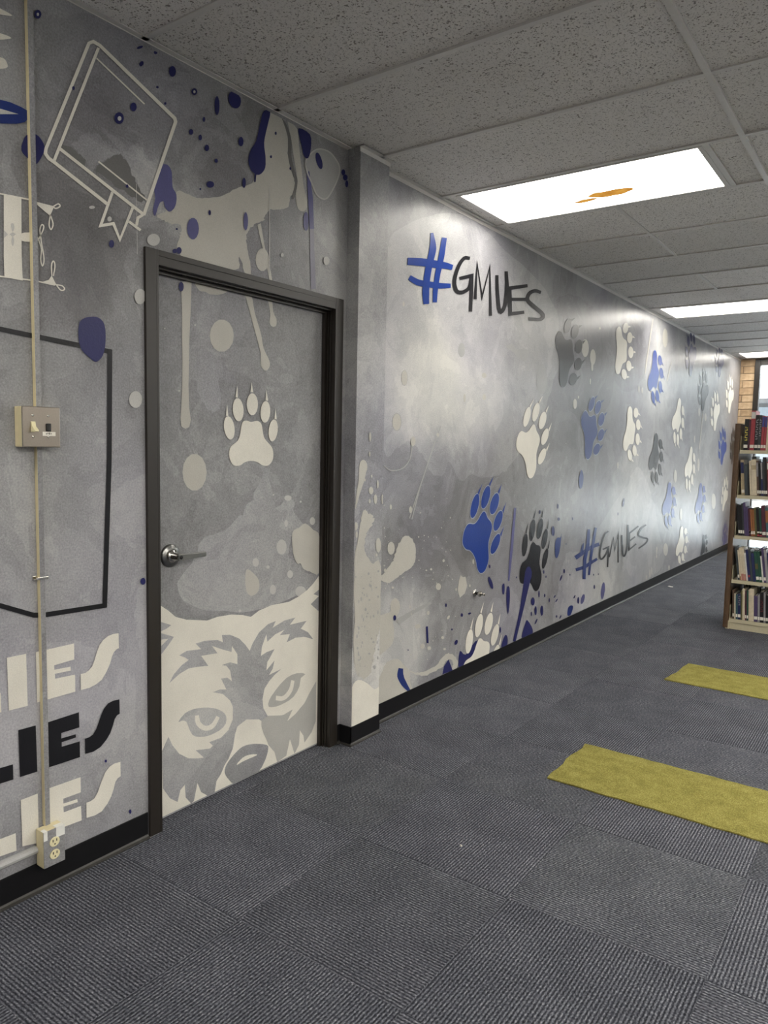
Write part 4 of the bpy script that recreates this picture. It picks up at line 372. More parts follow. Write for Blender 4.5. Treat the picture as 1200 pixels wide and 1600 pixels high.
('W','paint_spatter','pale',3,None,'stuff',[[0,6693,856,6688,846,6671,840,6646,840,6619,845,6594,855,6577,867,6571,880,6576,889,6593,895,6617,895,6644,890,6669,881,6687,869],[0,6868,975,6860,958,6841,954,6821,965,6812,985,6819,1002,6838,1006,6858,995],[0,6486,1108,6482,1097,6472,1094,6462,1101,6457,1113,6460,1124,6471,1127,6481,1121],[0,7098,1237,7093,1221,7078,1209,7055,1205,7029,1209,7005,1220,6989,1236,6982,1254,6987,1270,7002,1282,7025,1286,7051,1282,7074,1271,7091,1255],[0,7198,629,7189,619,7165,618,7140,629,7130,643,7139,654,7163,655,7187,644],[0,7244,484,7236,476,7215,477,7193,486,7184,497,7192,505,7213,504,7235,496],[0,6786,616,6782,604,6769,596,6751,594,6730,598,6711,608,6697,622,6692,636,6696,648,6708,656,6727,658,6748,653,6767,644,6781,630],[0,6920,565,6909,552,6880,552,6851,565,6839,583,6850,596,6878,596,6907,584],[0,6020,1561,6015,1548,6001,1544,5987,1551,5980,1566,5986,1579,6000,1583,6014,1576],[0,6163,1363,6157,1356,6143,1354,6128,1360,6122,1369,6127,1377,6142,1378,6157,1373],[0,7303,840,7279,829,7255,832,7246,845,7257,861,7281,872,7305,870,7314,856],[0,6494,2861,6490,2840,6479,2823,6462,2814,6443,2814,6425,2823,6412,2839,6407,2860,6411,2880,6422,2897,6439,2906,6458,2907,6476,2898,6489,2882],[0,6972,2941,6963,2926,6941,2920,6918,2925,6908,2940,6916,2955,6939,2961,6961,2956],[0,6097,2199,6092,2180,6078,2172,6064,2181,6057,2201,6062,2220,6076,2227,6091,2218],[0,6000,813,5997,797,5986,785,5970,781,5953,785,5936,796,5925,812,5920,830,5924,846,5934,858,5950,862,5968,859,5984,848,5996,831],[0,7456,1151,7451,1138,7439,1135,7426,1142,7420,1156,7424,1168,7437,1172,7450,1165],[0,7162,1526,7155,1514,7138,1511,7120,1518,7112,1532,7118,1543,7136,1546,7154,1539],[0,6899,1460,6893,1452,6876,1450,6859,1456,6851,1466,6858,1474,6875,1476,6892,1470],[0,6796,1462,6791,1457,6777,1456,6763,1460,6757,1467,6763,1472,6776,1473,6790,1469],[0,6467,2147,6465,2131,6457,2119,6446,2113,6433,2114,6421,2122,6412,2135,6409,2151,6411,2166,6419,2178,6430,2185,6443,2184,6455,2176,6463,2163],[0,7786,1149,7781,1136,7768,1132,7754,1140,7748,1154,7753,1167,7766,1170,7780,1163],[0,7858,1433,7852,1410,7836,1403,7818,1414,7810,1439,7815,1461,7832,1469,7849,1457],[0,7156,721,7153,718,7146,717,7139,721,7136,725,7138,728,7146,729,7153,726],[0,6054,1668,6052,1666,6047,1665,6042,1667,6040,1669,6042,1671,6047,1672,6052,1670],[0,6089,594,6086,592,6080,592,6073,595,6070,599,6073,601,6079,601,6086,598],[0,6614,519,6611,513,6602,512,6593,517,6589,525,6593,531,6602,532,6610,527],[0,6513,1418,6510,1416,6503,1416,6496,1418,6493,1420,6495,1423,6503,1423,6510,1421],[0,6728,1795,6725,1792,6716,1792,6707,1794,6704,1797,6707,1799,6716,1800,6725,1798],[0,6962,640,6961,633,6956,631,6951,635,6948,643,6950,650,6955,652,6960,648],[0,7182,2232,7178,2230,7170,2230,7162,2231,7158,2233,7161,2236,7170,2236,7178,2235],[0,6661,1501,6660,1497,6655,1496,6651,1498,6649,1502,6650,1506,6655,1507,6659,1505],[0,7103,1674,7102,1668,7097,1666,7093,1669,7091,1675,7092,1681,7097,1683,7101,1680],[0,6613,844,6612,840,6607,839,6602,842,6600,846,6602,850,6607,851,6611,848],[0,7116,1309,7114,1306,7107,1305,7100,1308,7097,1312,7099,1315,7106,1315,7113,1313],[0,6037,722,6035,716,6032,714,6029,717,6027,724,6028,730,6031,732,6035,728],[0,6513,585,6511,578,6505,576,6500,581,6497,588,6499,595,6504,597,6510,592],[0,6725,1852,6722,1847,6714,1845,6706,1848,6703,1854,6706,1860,6714,1861,6722,1858],[0,6931,1416,6929,1410,6924,1409,6919,1412,6917,1418,6919,1423,6923,1425,6928,1422],[0,6144,1121,6141,1118,6135,1117,6128,1120,6126,1124,6128,1128,6135,1129,6141,1126],[0,7081,1908,7079,1901,7073,1899,7067,1902,7064,1909,7066,1915,7072,1918,7078,1914],[0,6513,1019,6511,1012,6504,1011,6497,1015,6494,1023,6496,1029,6503,1031,6510,1027],[0,7456,831,7452,829,7443,829,7433,832,7429,836,7433,839,7442,838,7452,835],[0,7014,673,7012,668,7005,667,6999,670,6996,676,6999,681,7005,682,7011,679],[0,6672,535,6670,531,6665,531,6660,534,6657,539,6659,543,6665,543,6670,540],[0,5992,1612,5990,1606,5984,1604,5977,1608,5974,1614,5977,1621,5983,1623,5989,1619],[0,7300,1633,7296,1630,7285,1629,7275,1632,7270,1636,7274,1639,7285,1639,7296,1637],[0,7116,1974,7114,1972,7108,1971,7101,1973,7099,1976,7101,1978,7107,1979,7114,1977],[0,7240,664,7238,659,7234,657,7229,661,7227,666,7228,671,7233,673,7238,670],[0,6328,1445,6326,1443,6320,1442,6313,1444,6311,1447,6313,1450,6319,1450,6326,1448],[0,7194,1737,7192,1735,7185,1734,7178,1736,7175,1739,7178,1741,7185,1742,7191,1740],[0,5979,1994,5977,1987,5972,1985,5968,1988,5965,1995,5967,2001,5972,2004,5976,2000],[0,7257,1341,7254,1335,7247,1334,7240,1337,7237,1344,7240,1349,7246,1351,7253,1348],[0,7195,1625,7191,1621,7182,1620,7173,1622,7169,1627,7173,1632,7182,1632,7191,1630],[0,6823,919,6821,913,6814,912,6808,916,6805,922,6807,928,6813,929,6820,925],[0,6906,2269,6904,2266,6901,2265,6897,2266,6895,2269,6897,2272,6900,2274,6904,2272],[0,6245,1959,6244,1955,6241,1954,6237,1956,6236,1959,6237,1962,6240,1963,6243,1962],[0,6846,634,6844,630,6838,629,6832,632,6830,637,6832,641,6838,642,6843,639],[0,6563,1070,6560,1064,6552,1062,6544,1067,6541,1074,6544,1081,6551,1082,6560,1078],[0,6504,1033,6502,1026,6497,1025,6491,1028,6489,1035,6491,1041,6496,1043,6501,1039],[0,6319,772,6316,766,6310,765,6304,769,6302,775,6304,781,6310,782,6316,778],[0,6699,1716,6697,1714,6690,1714,6684,1715,6681,1718,6684,1720,6690,1721,6696,1719],[0,6050,1417,6048,1411,6043,1409,6037,1413,6035,1419,6037,1425,6042,1427,6048,1424],[0,6023,1375,6021,1370,6016,1369,6010,1372,6008,1377,6010,1382,6015,1383,6021,1380],[0,7009,1290,7006,1286,6999,1285,6992,1288,6989,1293,6991,1298,6999,1299,7006,1296],[0,6811,1830,6808,1824,6801,1823,6794,1826,6791,1832,6794,1837,6800,1839,6807,1836],[0,6276,567,6273,560,6266,559,6259,564,6255,572,6258,578,6265,579,6273,575],[0,6371,1525,6369,1523,6364,1522,6360,1524,6358,1526,6359,1529,6364,1529,6369,1528],[0,6003,1905,6000,1902,5992,1902,5985,1904,5982,1907,5985,1909,5992,1910,6000,1908],[0,6917,1818,6916,1815,6912,1814,6908,1815,6906,1819,6908,1822,6911,1823,6915,1821],[0,6928,1345,6925,1341,6918,1340,6911,1343,6908,1348,6911,1352,6918,1353,6925,1350],[0,6353,1448,6350,1445,6341,1445,6333,1447,6329,1451,6333,1454,6341,1454,6349,1451],[0,6984,1809,6982,1805,6977,1804,6973,1806,6970,1810,6972,1814,6977,1815,6982,1813],[0,6139,695,6137,693,6132,693,6127,695,6125,699,6127,701,6132,701,6137,699],[0,5966,2220,5965,2216,5961,2215,5957,2217,5955,2221,5957,2225,5960,2226,5964,2224],[0,6861,450,6857,447,6848,448,6839,452,6835,456,6838,459,6847,458,6857,455],[0,6863,563,6862,556,6858,554,6853,558,6851,565,6853,572,6857,574,6861,570],[0,6538,890,6536,885,6531,883,6526,887,6524,893,6526,898,6531,899,6536,896],[0,6643,2104,6640,2098,6633,2096,6625,2099,6621,2105,6624,2111,6632,2114,6640,2110],[0,6635,1592,6631,1589,6622,1588,6613,1591,6609,1595,6612,1599,6621,1600,6631,1597],[0,7233,1464,7230,1460,7224,1459,7218,1461,7215,1466,7217,1470,7224,1471,7230,1469],[0,6054,1848,6052,1846,6048,1846,6044,1847,6042,1849,6044,1852,6048,1852,6052,1851],[0,6715,1484,6714,1481,6711,1480,6707,1482,6706,1485,6707,1488,6710,1489,6714,1487],[0,7265,2009,7263,2001,7257,1999,7250,2002,7247,2010,7249,2017,7255,2020,7262,2016],[0,6135,1613,6132,1611,6125,1611,6117,1613,6114,1615,6117,1617,6124,1617,6132,1615],[0,6109,712,6107,709,6100,709,6093,712,6090,716,6093,719,6100,719,6106,716],[0,6619,1846,6615,1839,6607,1837,6598,1840,6594,1848,6597,1855,6606,1857,6615,1853],[0,6083,1423,6082,1419,6078,1418,6074,1420,6072,1424,6074,1428,6078,1429,6081,1427],[0,7042,925,7041,921,7036,920,7031,923,7029,928,7031,931,7035,932,7040,930],[0,6551,1605,6548,1599,6541,1598,6533,1601,6530,1608,6533,1614,6540,1615,6547,1612],[0,6425,1522,6424,1518,6421,1517,6417,1519,6415,1523,6417,1527,6420,1528,6424,1526],[0,7353,1286,7351,1280,7343,1279,7335,1282,7332,1289,7335,1294,7342,1295,7350,1292],[0,6787,800,6785,796,6780,795,6775,798,6773,802,6775,806,6780,807,6785,804]]),
('W','paint_streak','midlight',2,None,None,[[1,6985,3037,6557,2317,6415,2061,6432,2057,6575,2313,7004,3035],[1,6874,2868,6599,2376,6459,2048,6477,2044,6617,2373,6893,2865],[1,5941,2613,5968,2599,5994,2584,6024,2571,6062,2563,6110,2560,6165,2561,6221,2568,6272,2579,6315,2597,6353,2620,6386,2648,6413,2679,6429,2716,6438,2756,6443,2798,6449,2840,6431,2841,6425,2799,6420,2757,6412,2718,6396,2683,6371,2653,6339,2626,6302,2604,6263,2588,6216,2577,6162,2571,6109,2570,6065,2572,6032,2579,6005,2592,5979,2606,5952,2620]]),
('W','paint_splash','midlight',1,None,None,[[0,7478,3914,7473,3878,7453,3847,7422,3828,7388,3824,7356,3837,7333,3862,7323,3896,7329,3932,7348,3962,7378,3981,7413,3985,7445,3974,7468,3948],[0,9794,3780,9785,3687,9742,3610,9674,3565,9594,3560,9520,3595,9464,3663,9439,3751,9448,3841,9489,3916,9555,3962,9634,3970,9710,3937,9767,3869],[0,6236,3054,6230,3014,6207,2981,6174,2962,6136,2961,6102,2978,6077,3009,6068,3048,6074,3088,6096,3121,6129,3140,6167,3141,6201,3125,6226,3094],[0,6329,3505,6325,3469,6309,3440,6286,3422,6260,3420,6236,3434,6219,3461,6212,3495,6216,3530,6231,3559,6254,3577,6280,3579,6304,3566,6322,3539],[0,8481,4074,8523,4093,8613,4113,8693,4123,8733,4111,8761,4089,8808,4076,8896,4084,9004,4101,9092,4108,9146,4100,9178,4082,9185,4056,9158,4017,9105,3971,9048,3942,8992,3941,8932,3956,8873,3973,8817,3990,8762,4009,8701,4028,8615,4044,8524,4059]]),
('W','paint_spatter','pale',2,None,'stuff',[[0,6503,2864,6500,2843,6487,2825,6469,2815,6448,2815,6429,2824,6415,2841,6409,2863,6413,2884,6425,2902,6444,2912,6464,2912,6484,2903,6498,2886],[0,6322,3504,6318,3470,6305,3442,6285,3426,6262,3424,6240,3437,6225,3463,6219,3495,6222,3529,6236,3557,6256,3573,6278,3575,6300,3562,6315,3537],[0,6226,3054,6220,3017,6200,2987,6171,2969,6138,2968,6108,2984,6086,3012,6078,3049,6083,3085,6103,3115,6132,3132,6165,3134,6195,3119,6217,3090],[0,6243,4228,6238,4209,6224,4199,6210,4204,6203,4222,6208,4241,6222,4251,6237,4246],[0,7529,3375,7528,3354,7522,3337,7511,3327,7500,3326,7488,3335,7480,3351,7476,3372,7478,3393,7484,3410,7494,3420,7506,3420,7517,3412,7525,3396],[0,8022,3417,8018,3401,8005,3387,7986,3379,7965,3378,7945,3384,7931,3395,7925,3411,7929,3427,7941,3440,7960,3449,7981,3450,8001,3444,8016,3432],[0,8013,3674,8008,3660,7993,3648,7970,3640,7945,3638,7921,3642,7905,3651,7898,3664,7903,3679,7918,3691,7940,3699,7966,3701,7990,3697,8007,3688],[0,5724,2899,5723,2879,5719,2864,5711,2855,5703,2855,5696,2864,5690,2879,5688,2898,5689,2917,5693,2932,5701,2941,5709,2941,5716,2933,5722,2918]]),
('W','paint_spatter','pale',2,None,'stuff',[[0,11647,4274,11642,4220,11613,4173,11566,4145,11511,4140,11459,4158,11420,4197,11402,4248,11407,4302,11435,4348,11481,4376,11535,4383,11588,4365,11628,4326],[0,11330,4378,11322,4318,11286,4266,11229,4233,11162,4226,11100,4246,11053,4288,11032,4344,11039,4403,11074,4454,11130,4487,11196,4495,11259,4476,11307,4435],[0,11558,4125,11558,4090,11549,4062,11533,4045,11513,4043,11494,4057,11478,4083,11469,4116,11469,4151,11478,4179,11493,4196,11513,4198,11533,4185,11549,4159],[0,11488,3879,11485,3844,11467,3828,11445,3841,11433,3875,11436,3910,11454,3926,11476,3913],[0,10940,3498,10936,3465,10917,3437,10888,3420,10854,3419,10822,3432,10797,3457,10786,3490,10790,3523,10808,3551,10837,3567,10871,3569,10903,3557,10928,3531],[0,11021,3604,11014,3587,10993,3579,10970,3584,10959,3600,10966,3617,10987,3625,11010,3620],[0,13005,2541,13002,2506,12985,2492,12964,2506,12950,2542,12953,2576,12970,2591,12992,2576],[0,10593,2892,10589,2888,10579,2886,10568,2888,10563,2892,10567,2896,10577,2898,10588,2896],[0,11823,4748,11811,4732,11779,4722,11746,4723,11730,4735,11742,4751,11774,4761,11807,4760],[0,15655,5079,15654,4996,15616,4925,15550,4880,15470,4871,15391,4898,15329,4956,15296,5033,15298,5115,15334,5184,15398,5229,15478,5240,15558,5214,15621,5157],[0,18980,2490,18985,2423,18967,2369,18927,2340,18876,2341,18823,2371,18778,2425,18750,2492,18745,2558,18764,2611,18802,2641,18853,2640,18907,2611,18952,2557],[0,20881,1510,20888,1422,20857,1353,20794,1318,20713,1322,20630,1366,20561,1440,20520,1529,20514,1616,20544,1684,20605,1720,20685,1716,20769,1674,20839,1600],[0,16964,2258,16965,2197,16940,2149,16894,2123,16838,2125,16782,2153,16736,2203,16711,2264,16711,2324,16735,2372,16780,2398,16836,2397,16892,2369,16938,2320],[0,13010,2552,13005,2517,12983,2503,12957,2518,12942,2553,12947,2588,12968,2602,12995,2587],[0,14188,3928,14184,3886,14159,3867,14129,3882,14110,3922,14114,3964,14139,3984,14169,3968],[0,13990,3938,13987,3888,13964,3865,13933,3884,13914,3932,13917,3982,13940,4004,13971,3986],[0,19411,3642,19410,3602,19385,3568,19342,3549,19289,3547,19237,3563,19196,3593,19174,3632,19175,3672,19200,3706,19242,3725,19295,3728,19348,3712,19389,3682],[0,18696,3733,18693,3659,18647,3626,18587,3654,18547,3726,18551,3800,18596,3833,18656,3806],[0,18393,3094,18393,3031,18365,3005,18325,3030,18295,3093,18295,3156,18323,3182,18363,3157],[0,21014,1497,21016,1408,20971,1339,20890,1305,20788,1311,20686,1356,20604,1430,20558,1520,20557,1607,20600,1675,20679,1710,20780,1706,20882,1662,20966,1588],[0,17612,1377,17614,1318,17592,1273,17553,1250,17502,1254,17451,1283,17409,1332,17386,1392,17384,1449,17405,1494,17444,1518,17494,1515,17545,1486,17587,1437],[0,16567,676,16561,615,16519,571,16449,552,16365,561,16286,597,16225,651,16195,714,16201,774,16242,817,16310,837,16393,829,16473,795,16536,740],[0,15753,738,15751,675,15723,652,15684,682,15658,748,15660,811,15688,834,15726,804],[0,16809,247,16797,206,16750,195,16697,219,16668,264,16680,305,16725,316,16779,293]]),
('W','paint_streak','pale',2,None,None,[[1,18976,3716,18825,2859,18901,2858,19040,3718],[1,16016,4632,15750,4220,15814,4221,16053,4633],[1,14568,5301,14267,4386,14268,4243,14316,4246,14347,4391,14617,5306]]),
('W','paint_spatter','pale',2,None,'stuff',[[0,15763,766,15753,736,15715,728,15672,745,15650,777,15661,807,15698,815,15741,798],[0,15764,617,15756,588,15725,579,15689,595,15669,628,15677,657,15708,667,15744,650],[0,15466,345,15463,289,15435,269,15398,297,15374,357,15377,413,15405,432,15442,404],[0,15347,307,15343,244,15310,222,15266,254,15239,321,15243,384,15276,406,15320,374],[0,15127,257,15121,221,15093,210,15058,230,15039,269,15045,305,15073,317,15108,297],[0,13007,2530,13004,2491,12987,2476,12966,2492,12952,2530,12954,2568,12971,2584,12993,2568]]),
('W','lettering','royal',5,'blue hand-drawn hash sign beneath the ceiling',None,[[1,6686,5022,6685,4982,6685,4944,6682,4906,6672,4867,6663,4827,6647,4781,6628,4732,6611,4684,6598,4635,6586,4586,6575,4540,6568,4498,6562,4462,6559,4431,6558,4403,6558,4376,6564,4350,6571,4326,6578,4304,6585,4281,6695,4303,6693,4328,6691,4351,6690,4374,6691,4399,6689,4425,6688,4451,6689,4480,6692,4513,6700,4554,6710,4600,6722,4648,6735,4695,6753,4742,6774,4791,6794,4841,6806,4891,6796,4933,6778,4969,6757,5003,6738,5036],[1,6912,5030,6898,4980,6885,4930,6871,4880,6857,4831,6842,4783,6827,4735,6811,4687,6797,4641,6786,4597,6777,4554,6769,4513,6763,4473,6761,4435,6761,4399,6762,4364,6762,4329,6846,4341,6849,4377,6852,4413,6856,4449,6862,4486,6869,4525,6879,4565,6890,4607,6903,4651,6919,4696,6936,4744,6955,4794,6972,4845,6983,4895,6993,4945,7003,4995,7013,5046],[1,6272,4614,6332,4624,6393,4634,6453,4643,6513,4652,6575,4661,6640,4669,6705,4677,6768,4685,6826,4694,6881,4703,6932,4711,6979,4718,7021,4723,7060,4728,7098,4733,7139,4737,7163,4794,7125,4793,7087,4793,7046,4792,7000,4789,6950,4785,6897,4779,6842,4773,6785,4767,6724,4760,6658,4752,6591,4743,6524,4734,6459,4722,6396,4710,6335,4698,6275,4686],[1,6292,4476,6328,4468,6366,4460,6408,4453,6456,4449,6509,4450,6562,4455,6615,4460,6668,4466,6723,4472,6782,4479,6842,4487,6901,4495,6959,4507,7014,4519,7068,4531,7123,4543,7119,4587,7064,4579,7010,4571,6957,4563,6905,4556,6850,4549,6793,4542,6736,4536,6681,4531,6628,4524,6578,4519,6532,4515,6492,4513,6455,4514,6417,4517,6378,4521,6337,4526]]),
('W','lettering','black',5,'black hand-drawn lettering GMUES beneath the ceiling',None,[[1,7528,4960,7497,4956,7463,4953,7419,4945,7373,4926,7334,4900,7298,4870,7265,4837,7237,4801,7210,4760,7184,4715,7164,4669,7154,4628,7155,4593,7166,4560,7186,4533,7215,4513,7258,4503,7308,4505,7356,4514,7399,4526,7440,4541,7484,4560,7525,4584,7559,4613,7580,4648,7593,4685,7603,4722,7613,4758,7539,4751,7527,4715,7517,4678,7504,4645,7487,4619,7465,4601,7437,4585,7406,4572,7376,4561,7345,4553,7316,4548,7295,4548,7280,4551,7265,4563,7250,4584,7240,4611,7238,4641,7246,4676,7264,4718,7287,4762,7311,4800,7336,4832,7364,4862,7392,4886,7417,4903,7434,4910,7455,4914,7486,4918,7520,4923],[1,7311,4660,7533,4724,7535,4566,7537,4352,7613,4362,7623,4580,7619,4794,7293,4691],[1,7712,4519,7703,4878,7834,4516,7993,4896,8020,4376,8102,4389,8009,4983,7839,4609,7690,4957,7635,4508],[1,8146,4874,8151,4825,8156,4775,8162,4725,8171,4674,8185,4615,8202,4551,8222,4493,8252,4451,8329,4441,8402,4476,8444,4515,8473,4559,8490,4612,8499,4677,8503,4743,8504,4803,8501,4853,8493,4898,8484,4941,8475,4984,8388,4966,8394,4922,8401,4879,8407,4835,8408,4787,8405,4729,8399,4664,8388,4602,8372,4555,8347,4521,8320,4497,8320,4497,8337,4494,8319,4517,8298,4571,8279,4635,8264,4693,8252,4743,8244,4792,8237,4842,8230,4891],[1,8388,4965,8440,4697,8516,4550,8604,4570,8549,4721,8475,4985],[1,9040,4933,8487,4802,8533,4450,8989,4547,8974,4585,8631,4517,8596,4781,9058,4895],[1,8543,4636,9015,4714,9011,4755,8540,4675],[1,9487,4925,9441,4923,9394,4922,9341,4920,9284,4912,9227,4898,9171,4881,9117,4860,9072,4836,9038,4809,9010,4778,8996,4746,9010,4715,9061,4693,9129,4678,9203,4666,9271,4653,9342,4640,9417,4628,9478,4616,9507,4605,9514,4597,9511,4589,9497,4580,9469,4569,9410,4557,9319,4545,9215,4533,9117,4521,9114,4479,9211,4490,9316,4501,9418,4513,9506,4529,9574,4554,9620,4583,9636,4615,9618,4643,9565,4663,9492,4678,9416,4691,9347,4704,9277,4717,9206,4729,9149,4741,9121,4752,9114,4764,9120,4781,9138,4801,9159,4819,9183,4833,9216,4846,9256,4859,9293,4868,9326,4873,9365,4875,9410,4877,9458,4879]]),
('W','lettering','blue',5,'blue hand-drawn hash sign above the baseboard',None,[[1,11636,1520,11603,1285,11497,1045,11509,716,11648,695,11647,1021,11755,1262,11753,1508],[1,11958,1523,11859,1281,11779,1033,11744,755,11840,739,11899,1014,11991,1260,12067,1508],[1,11210,1070,11570,1130,11901,1180,12246,1189,12176,1253,11823,1237,11474,1189,11099,1140],[1,11216,882,11589,875,11938,922,12187,954,12116,999,11854,975,11518,934,11171,935]]),
('W','lettering','charcoal',5,'charcoal hand-drawn lettering GMUES above the baseboard',None,[[1,12620,1415,12577,1408,12530,1402,12481,1392,12434,1372,12390,1341,12348,1302,12310,1260,12278,1218,12254,1175,12234,1129,12221,1085,12217,1046,12224,1013,12242,984,12271,958,12320,935,12388,930,12442,938,12489,950,12529,962,12565,976,12599,992,12629,1009,12654,1027,12673,1045,12686,1064,12696,1083,12708,1102,12636,1115,12623,1097,12612,1079,12598,1061,12580,1045,12556,1029,12528,1014,12496,1000,12463,988,12425,977,12384,967,12352,963,12349,963,12344,966,12326,983,12311,1007,12303,1036,12305,1072,12316,1116,12335,1161,12358,1203,12387,1245,12423,1286,12463,1324,12502,1353,12539,1369,12577,1377,12620,1383,12666,1391],[1,12410,1098,12652,1106,12648,977,12657,773,12731,763,12735,966,12740,1143,12379,1123],[1,12792,930,12929,1237,13032,994,13188,1310,13210,786,13289,776,13199,1367,13033,1058,12930,1293,12719,944],[1,13341,1274,13352,1226,13362,1178,13373,1130,13388,1082,13405,1028,13424,969,13447,917,13476,877,13540,848,13623,847,13671,864,13705,890,13732,925,13755,970,13773,1026,13783,1090,13782,1166,13772,1252,13759,1342,13747,1430,13664,1437,13673,1349,13684,1260,13692,1175,13691,1101,13679,1039,13659,986,13635,942,13608,911,13579,891,13554,883,13565,883,13565,882,13542,911,13518,962,13496,1020,13476,1075,13460,1123,13446,1171,13434,1220,13421,1268],[1,13664,1436,13737,1142,13837,964,13921,958,13843,1135,13747,1431],[1,14321,1372,13771,1280,13811,928,14302,1011,14241,1038,13889,976,13872,1256,14380,1346],[1,13836,1100,14212,1157,14156,1184,13782,1126],[1,14819,1359,14733,1349,14644,1339,14557,1326,14483,1308,14420,1282,14365,1251,14330,1217,14328,1183,14388,1152,14481,1127,14577,1108,14665,1090,14757,1075,14851,1063,14916,1053,14933,1048,14938,1041,14924,1024,14888,1005,14832,988,14748,973,14637,958,14515,945,14398,931,14453,903,14571,916,14696,928,14815,942,14911,959,14980,979,15028,1002,15052,1027,15038,1056,14959,1081,14864,1096,14774,1108,14694,1122,14611,1138,14522,1155,14460,1170,14434,1183,14434,1202,14462,1230,14510,1259,14564,1283,14625,1298,14702,1310,14789,1320,14876,1332]]),
('W','watercolour_cloud','mural_light',-1,'lighter watercolour cloud under the upper lettering',None,[[0,5874,4514,5923,4671,5970,4799,6036,4878,6174,4955,6289,5022,6471,5113,6643,5177,6848,5260,7055,5320,7306,5366,7526,5380,7782,5351,8081,5298,8291,5232,8574,5184,8839,5158,9165,5091,9362,5047,9632,4966,9841,4844,10048,4743,10142,4574,10124,4445,10194,4254,10248,4088,10157,3921,10019,3780,9955,3608,9869,3532,9787,3367,9643,3234,9485,3099,9335,3012,9236,2896,9069,2804,8953,2712,8887,2665,8806,2625,8679,2561,8634,2506,8532,2509,8429,2465,8334,2460,8171,2444,8087,2448,7976,2448,7911,2452,7894,2460,7743,2496,7683,2479,7653,2475,7600,2450,7562,2417,7498,2424,7406,2450,7383,2481,7354,2510,7288,2589,7239,2632,7196,2651,7180,2639,7161,2604,7121,2535,7086,2502,7052,2492,6997,2493,6959,2497,6899,2493,6855,2516,6814,2545,6749,2588,6769,2624,6689,2678,6641,2738,6566,2757,6560,2795,6504,2820,6468,2850,6408,2853,6363,2869,6340,2865,6313,2842,6260,2828,6201,2794,6173,2797,6122,2768,6064,2712,6000,2700,5966,2736,5902,2846,5893,3104,5858,3462,5822,3851,5803,4215]]),
('W','watercolour_cloud','mural_light',-1,'lighter watercolour cloud around the lower lettering',None,[[0,10390,220,10373,278,10351,374,10406,498,10468,594,10538,697,10515,782,10537,857,10570,908,10584,978,10676,1055,10686,1077,10752,1150,10749,1190,10781,1217,10913,1224,10921,1238,11013,1211,11049,1190,11139,1200,11306,1190,11443,1254,11687,1314,11901,1394,12097,1490,12325,1584,12544,1696,12669,1765,12906,1888,13086,1962,13205,2039,13337,2092,13429,2098,13455,2125,13574,2142,13546,2144,13643,2187,13668,2241,13788,2284,13688,2337,13743,2339,13832,2389,13904,2419,14027,2492,14173,2495,14304,2465,14455,2391,14599,2297,14891,2135,15065,1987,15139,1856,15439,1702,15480,1571,15587,1410,15707,1258,15794,1121,15971,956,16148,782,16321,649,16366,502,16294,429,16124,317,15848,254,15544,251,15128,186,14630,215,14143,167,13537,192,12890,202,12366,188,11867,210,11474,210,11105,208,10839,187,10611,182]]),
('W','watercolour_cloud','mural_light',-1,None,None,[[0,2656,4596,2666,4613,2697,4623,2712,4659,2749,4690,2777,4707,2795,4701,2800,4705,2834,4717,2851,4706,2861,4694,2869,4688,2889,4690,2902,4675,2922,4674,2930,4659,2959,4663,2974,4664,2989,4653,3009,4660,3011,4666,3051,4677,3052,4689,3070,4721,3083,4726,3124,4754,3131,4733,3164,4742,3170,4699,3177,4678,3209,4670,3224,4673,3247,4684,3274,4705,3278,4696,3306,4699,3291,4675,3300,4632,3266,4582,3259,4539,3237,4490,3239,4472,3212,4443,3214,4414,3200,4397,3191,4405,3154,4411,3148,4427,3144,4449,3124,4493,3124,4515,3087,4538,3061,4558,3055,4583,3042,4612,3027,4634,3002,4637,2985,4638,2981,4632,2971,4641,2954,4611,2916,4604,2899,4590,2864,4556,2830,4530,2819,4522,2801,4489,2790,4472,2789,4460,2785,4445,2764,4438,2768,4450,2751,4470,2757,4501,2747,4519,2729,4540,2712,4550,2692,4569,2673,4574,2661,4581]]),
('W','watercolour_cloud','mural_dark',-1,None,None,[[0,9996,4886,10121,4960,10257,4992,10466,5061,10665,5059,10863,5088,11095,5043,11438,5026,11718,4932,11977,4839,12179,4710,12347,4579,12475,4439,12563,4268,12615,4070,12556,3942,12524,3741,12416,3581,12231,3455,11978,3356,11752,3239,11494,3241,11260,3220,11097,3230,10880,3338,10602,3393,10591,3525,10476,3647,10444,3801,10416,3952,10349,4110,10319,4297,10137,4444,10126,4628,10052,4778],[0,12345,4857,12485,4927,12701,4987,12991,5076,13256,5129,13506,5084,13687,5090,13869,5031,14027,4954,14179,4875,14292,4765,14242,4593,14306,4494,14294,4307,14157,4140,13971,4069,13838,3945,13657,3900,13361,3840,13129,3833,12964,3854,12870,3895,12679,3949,12541,4020,12517,4111,12425,4233,12368,4362,12283,4469,12264,4630,12199,4714]]),
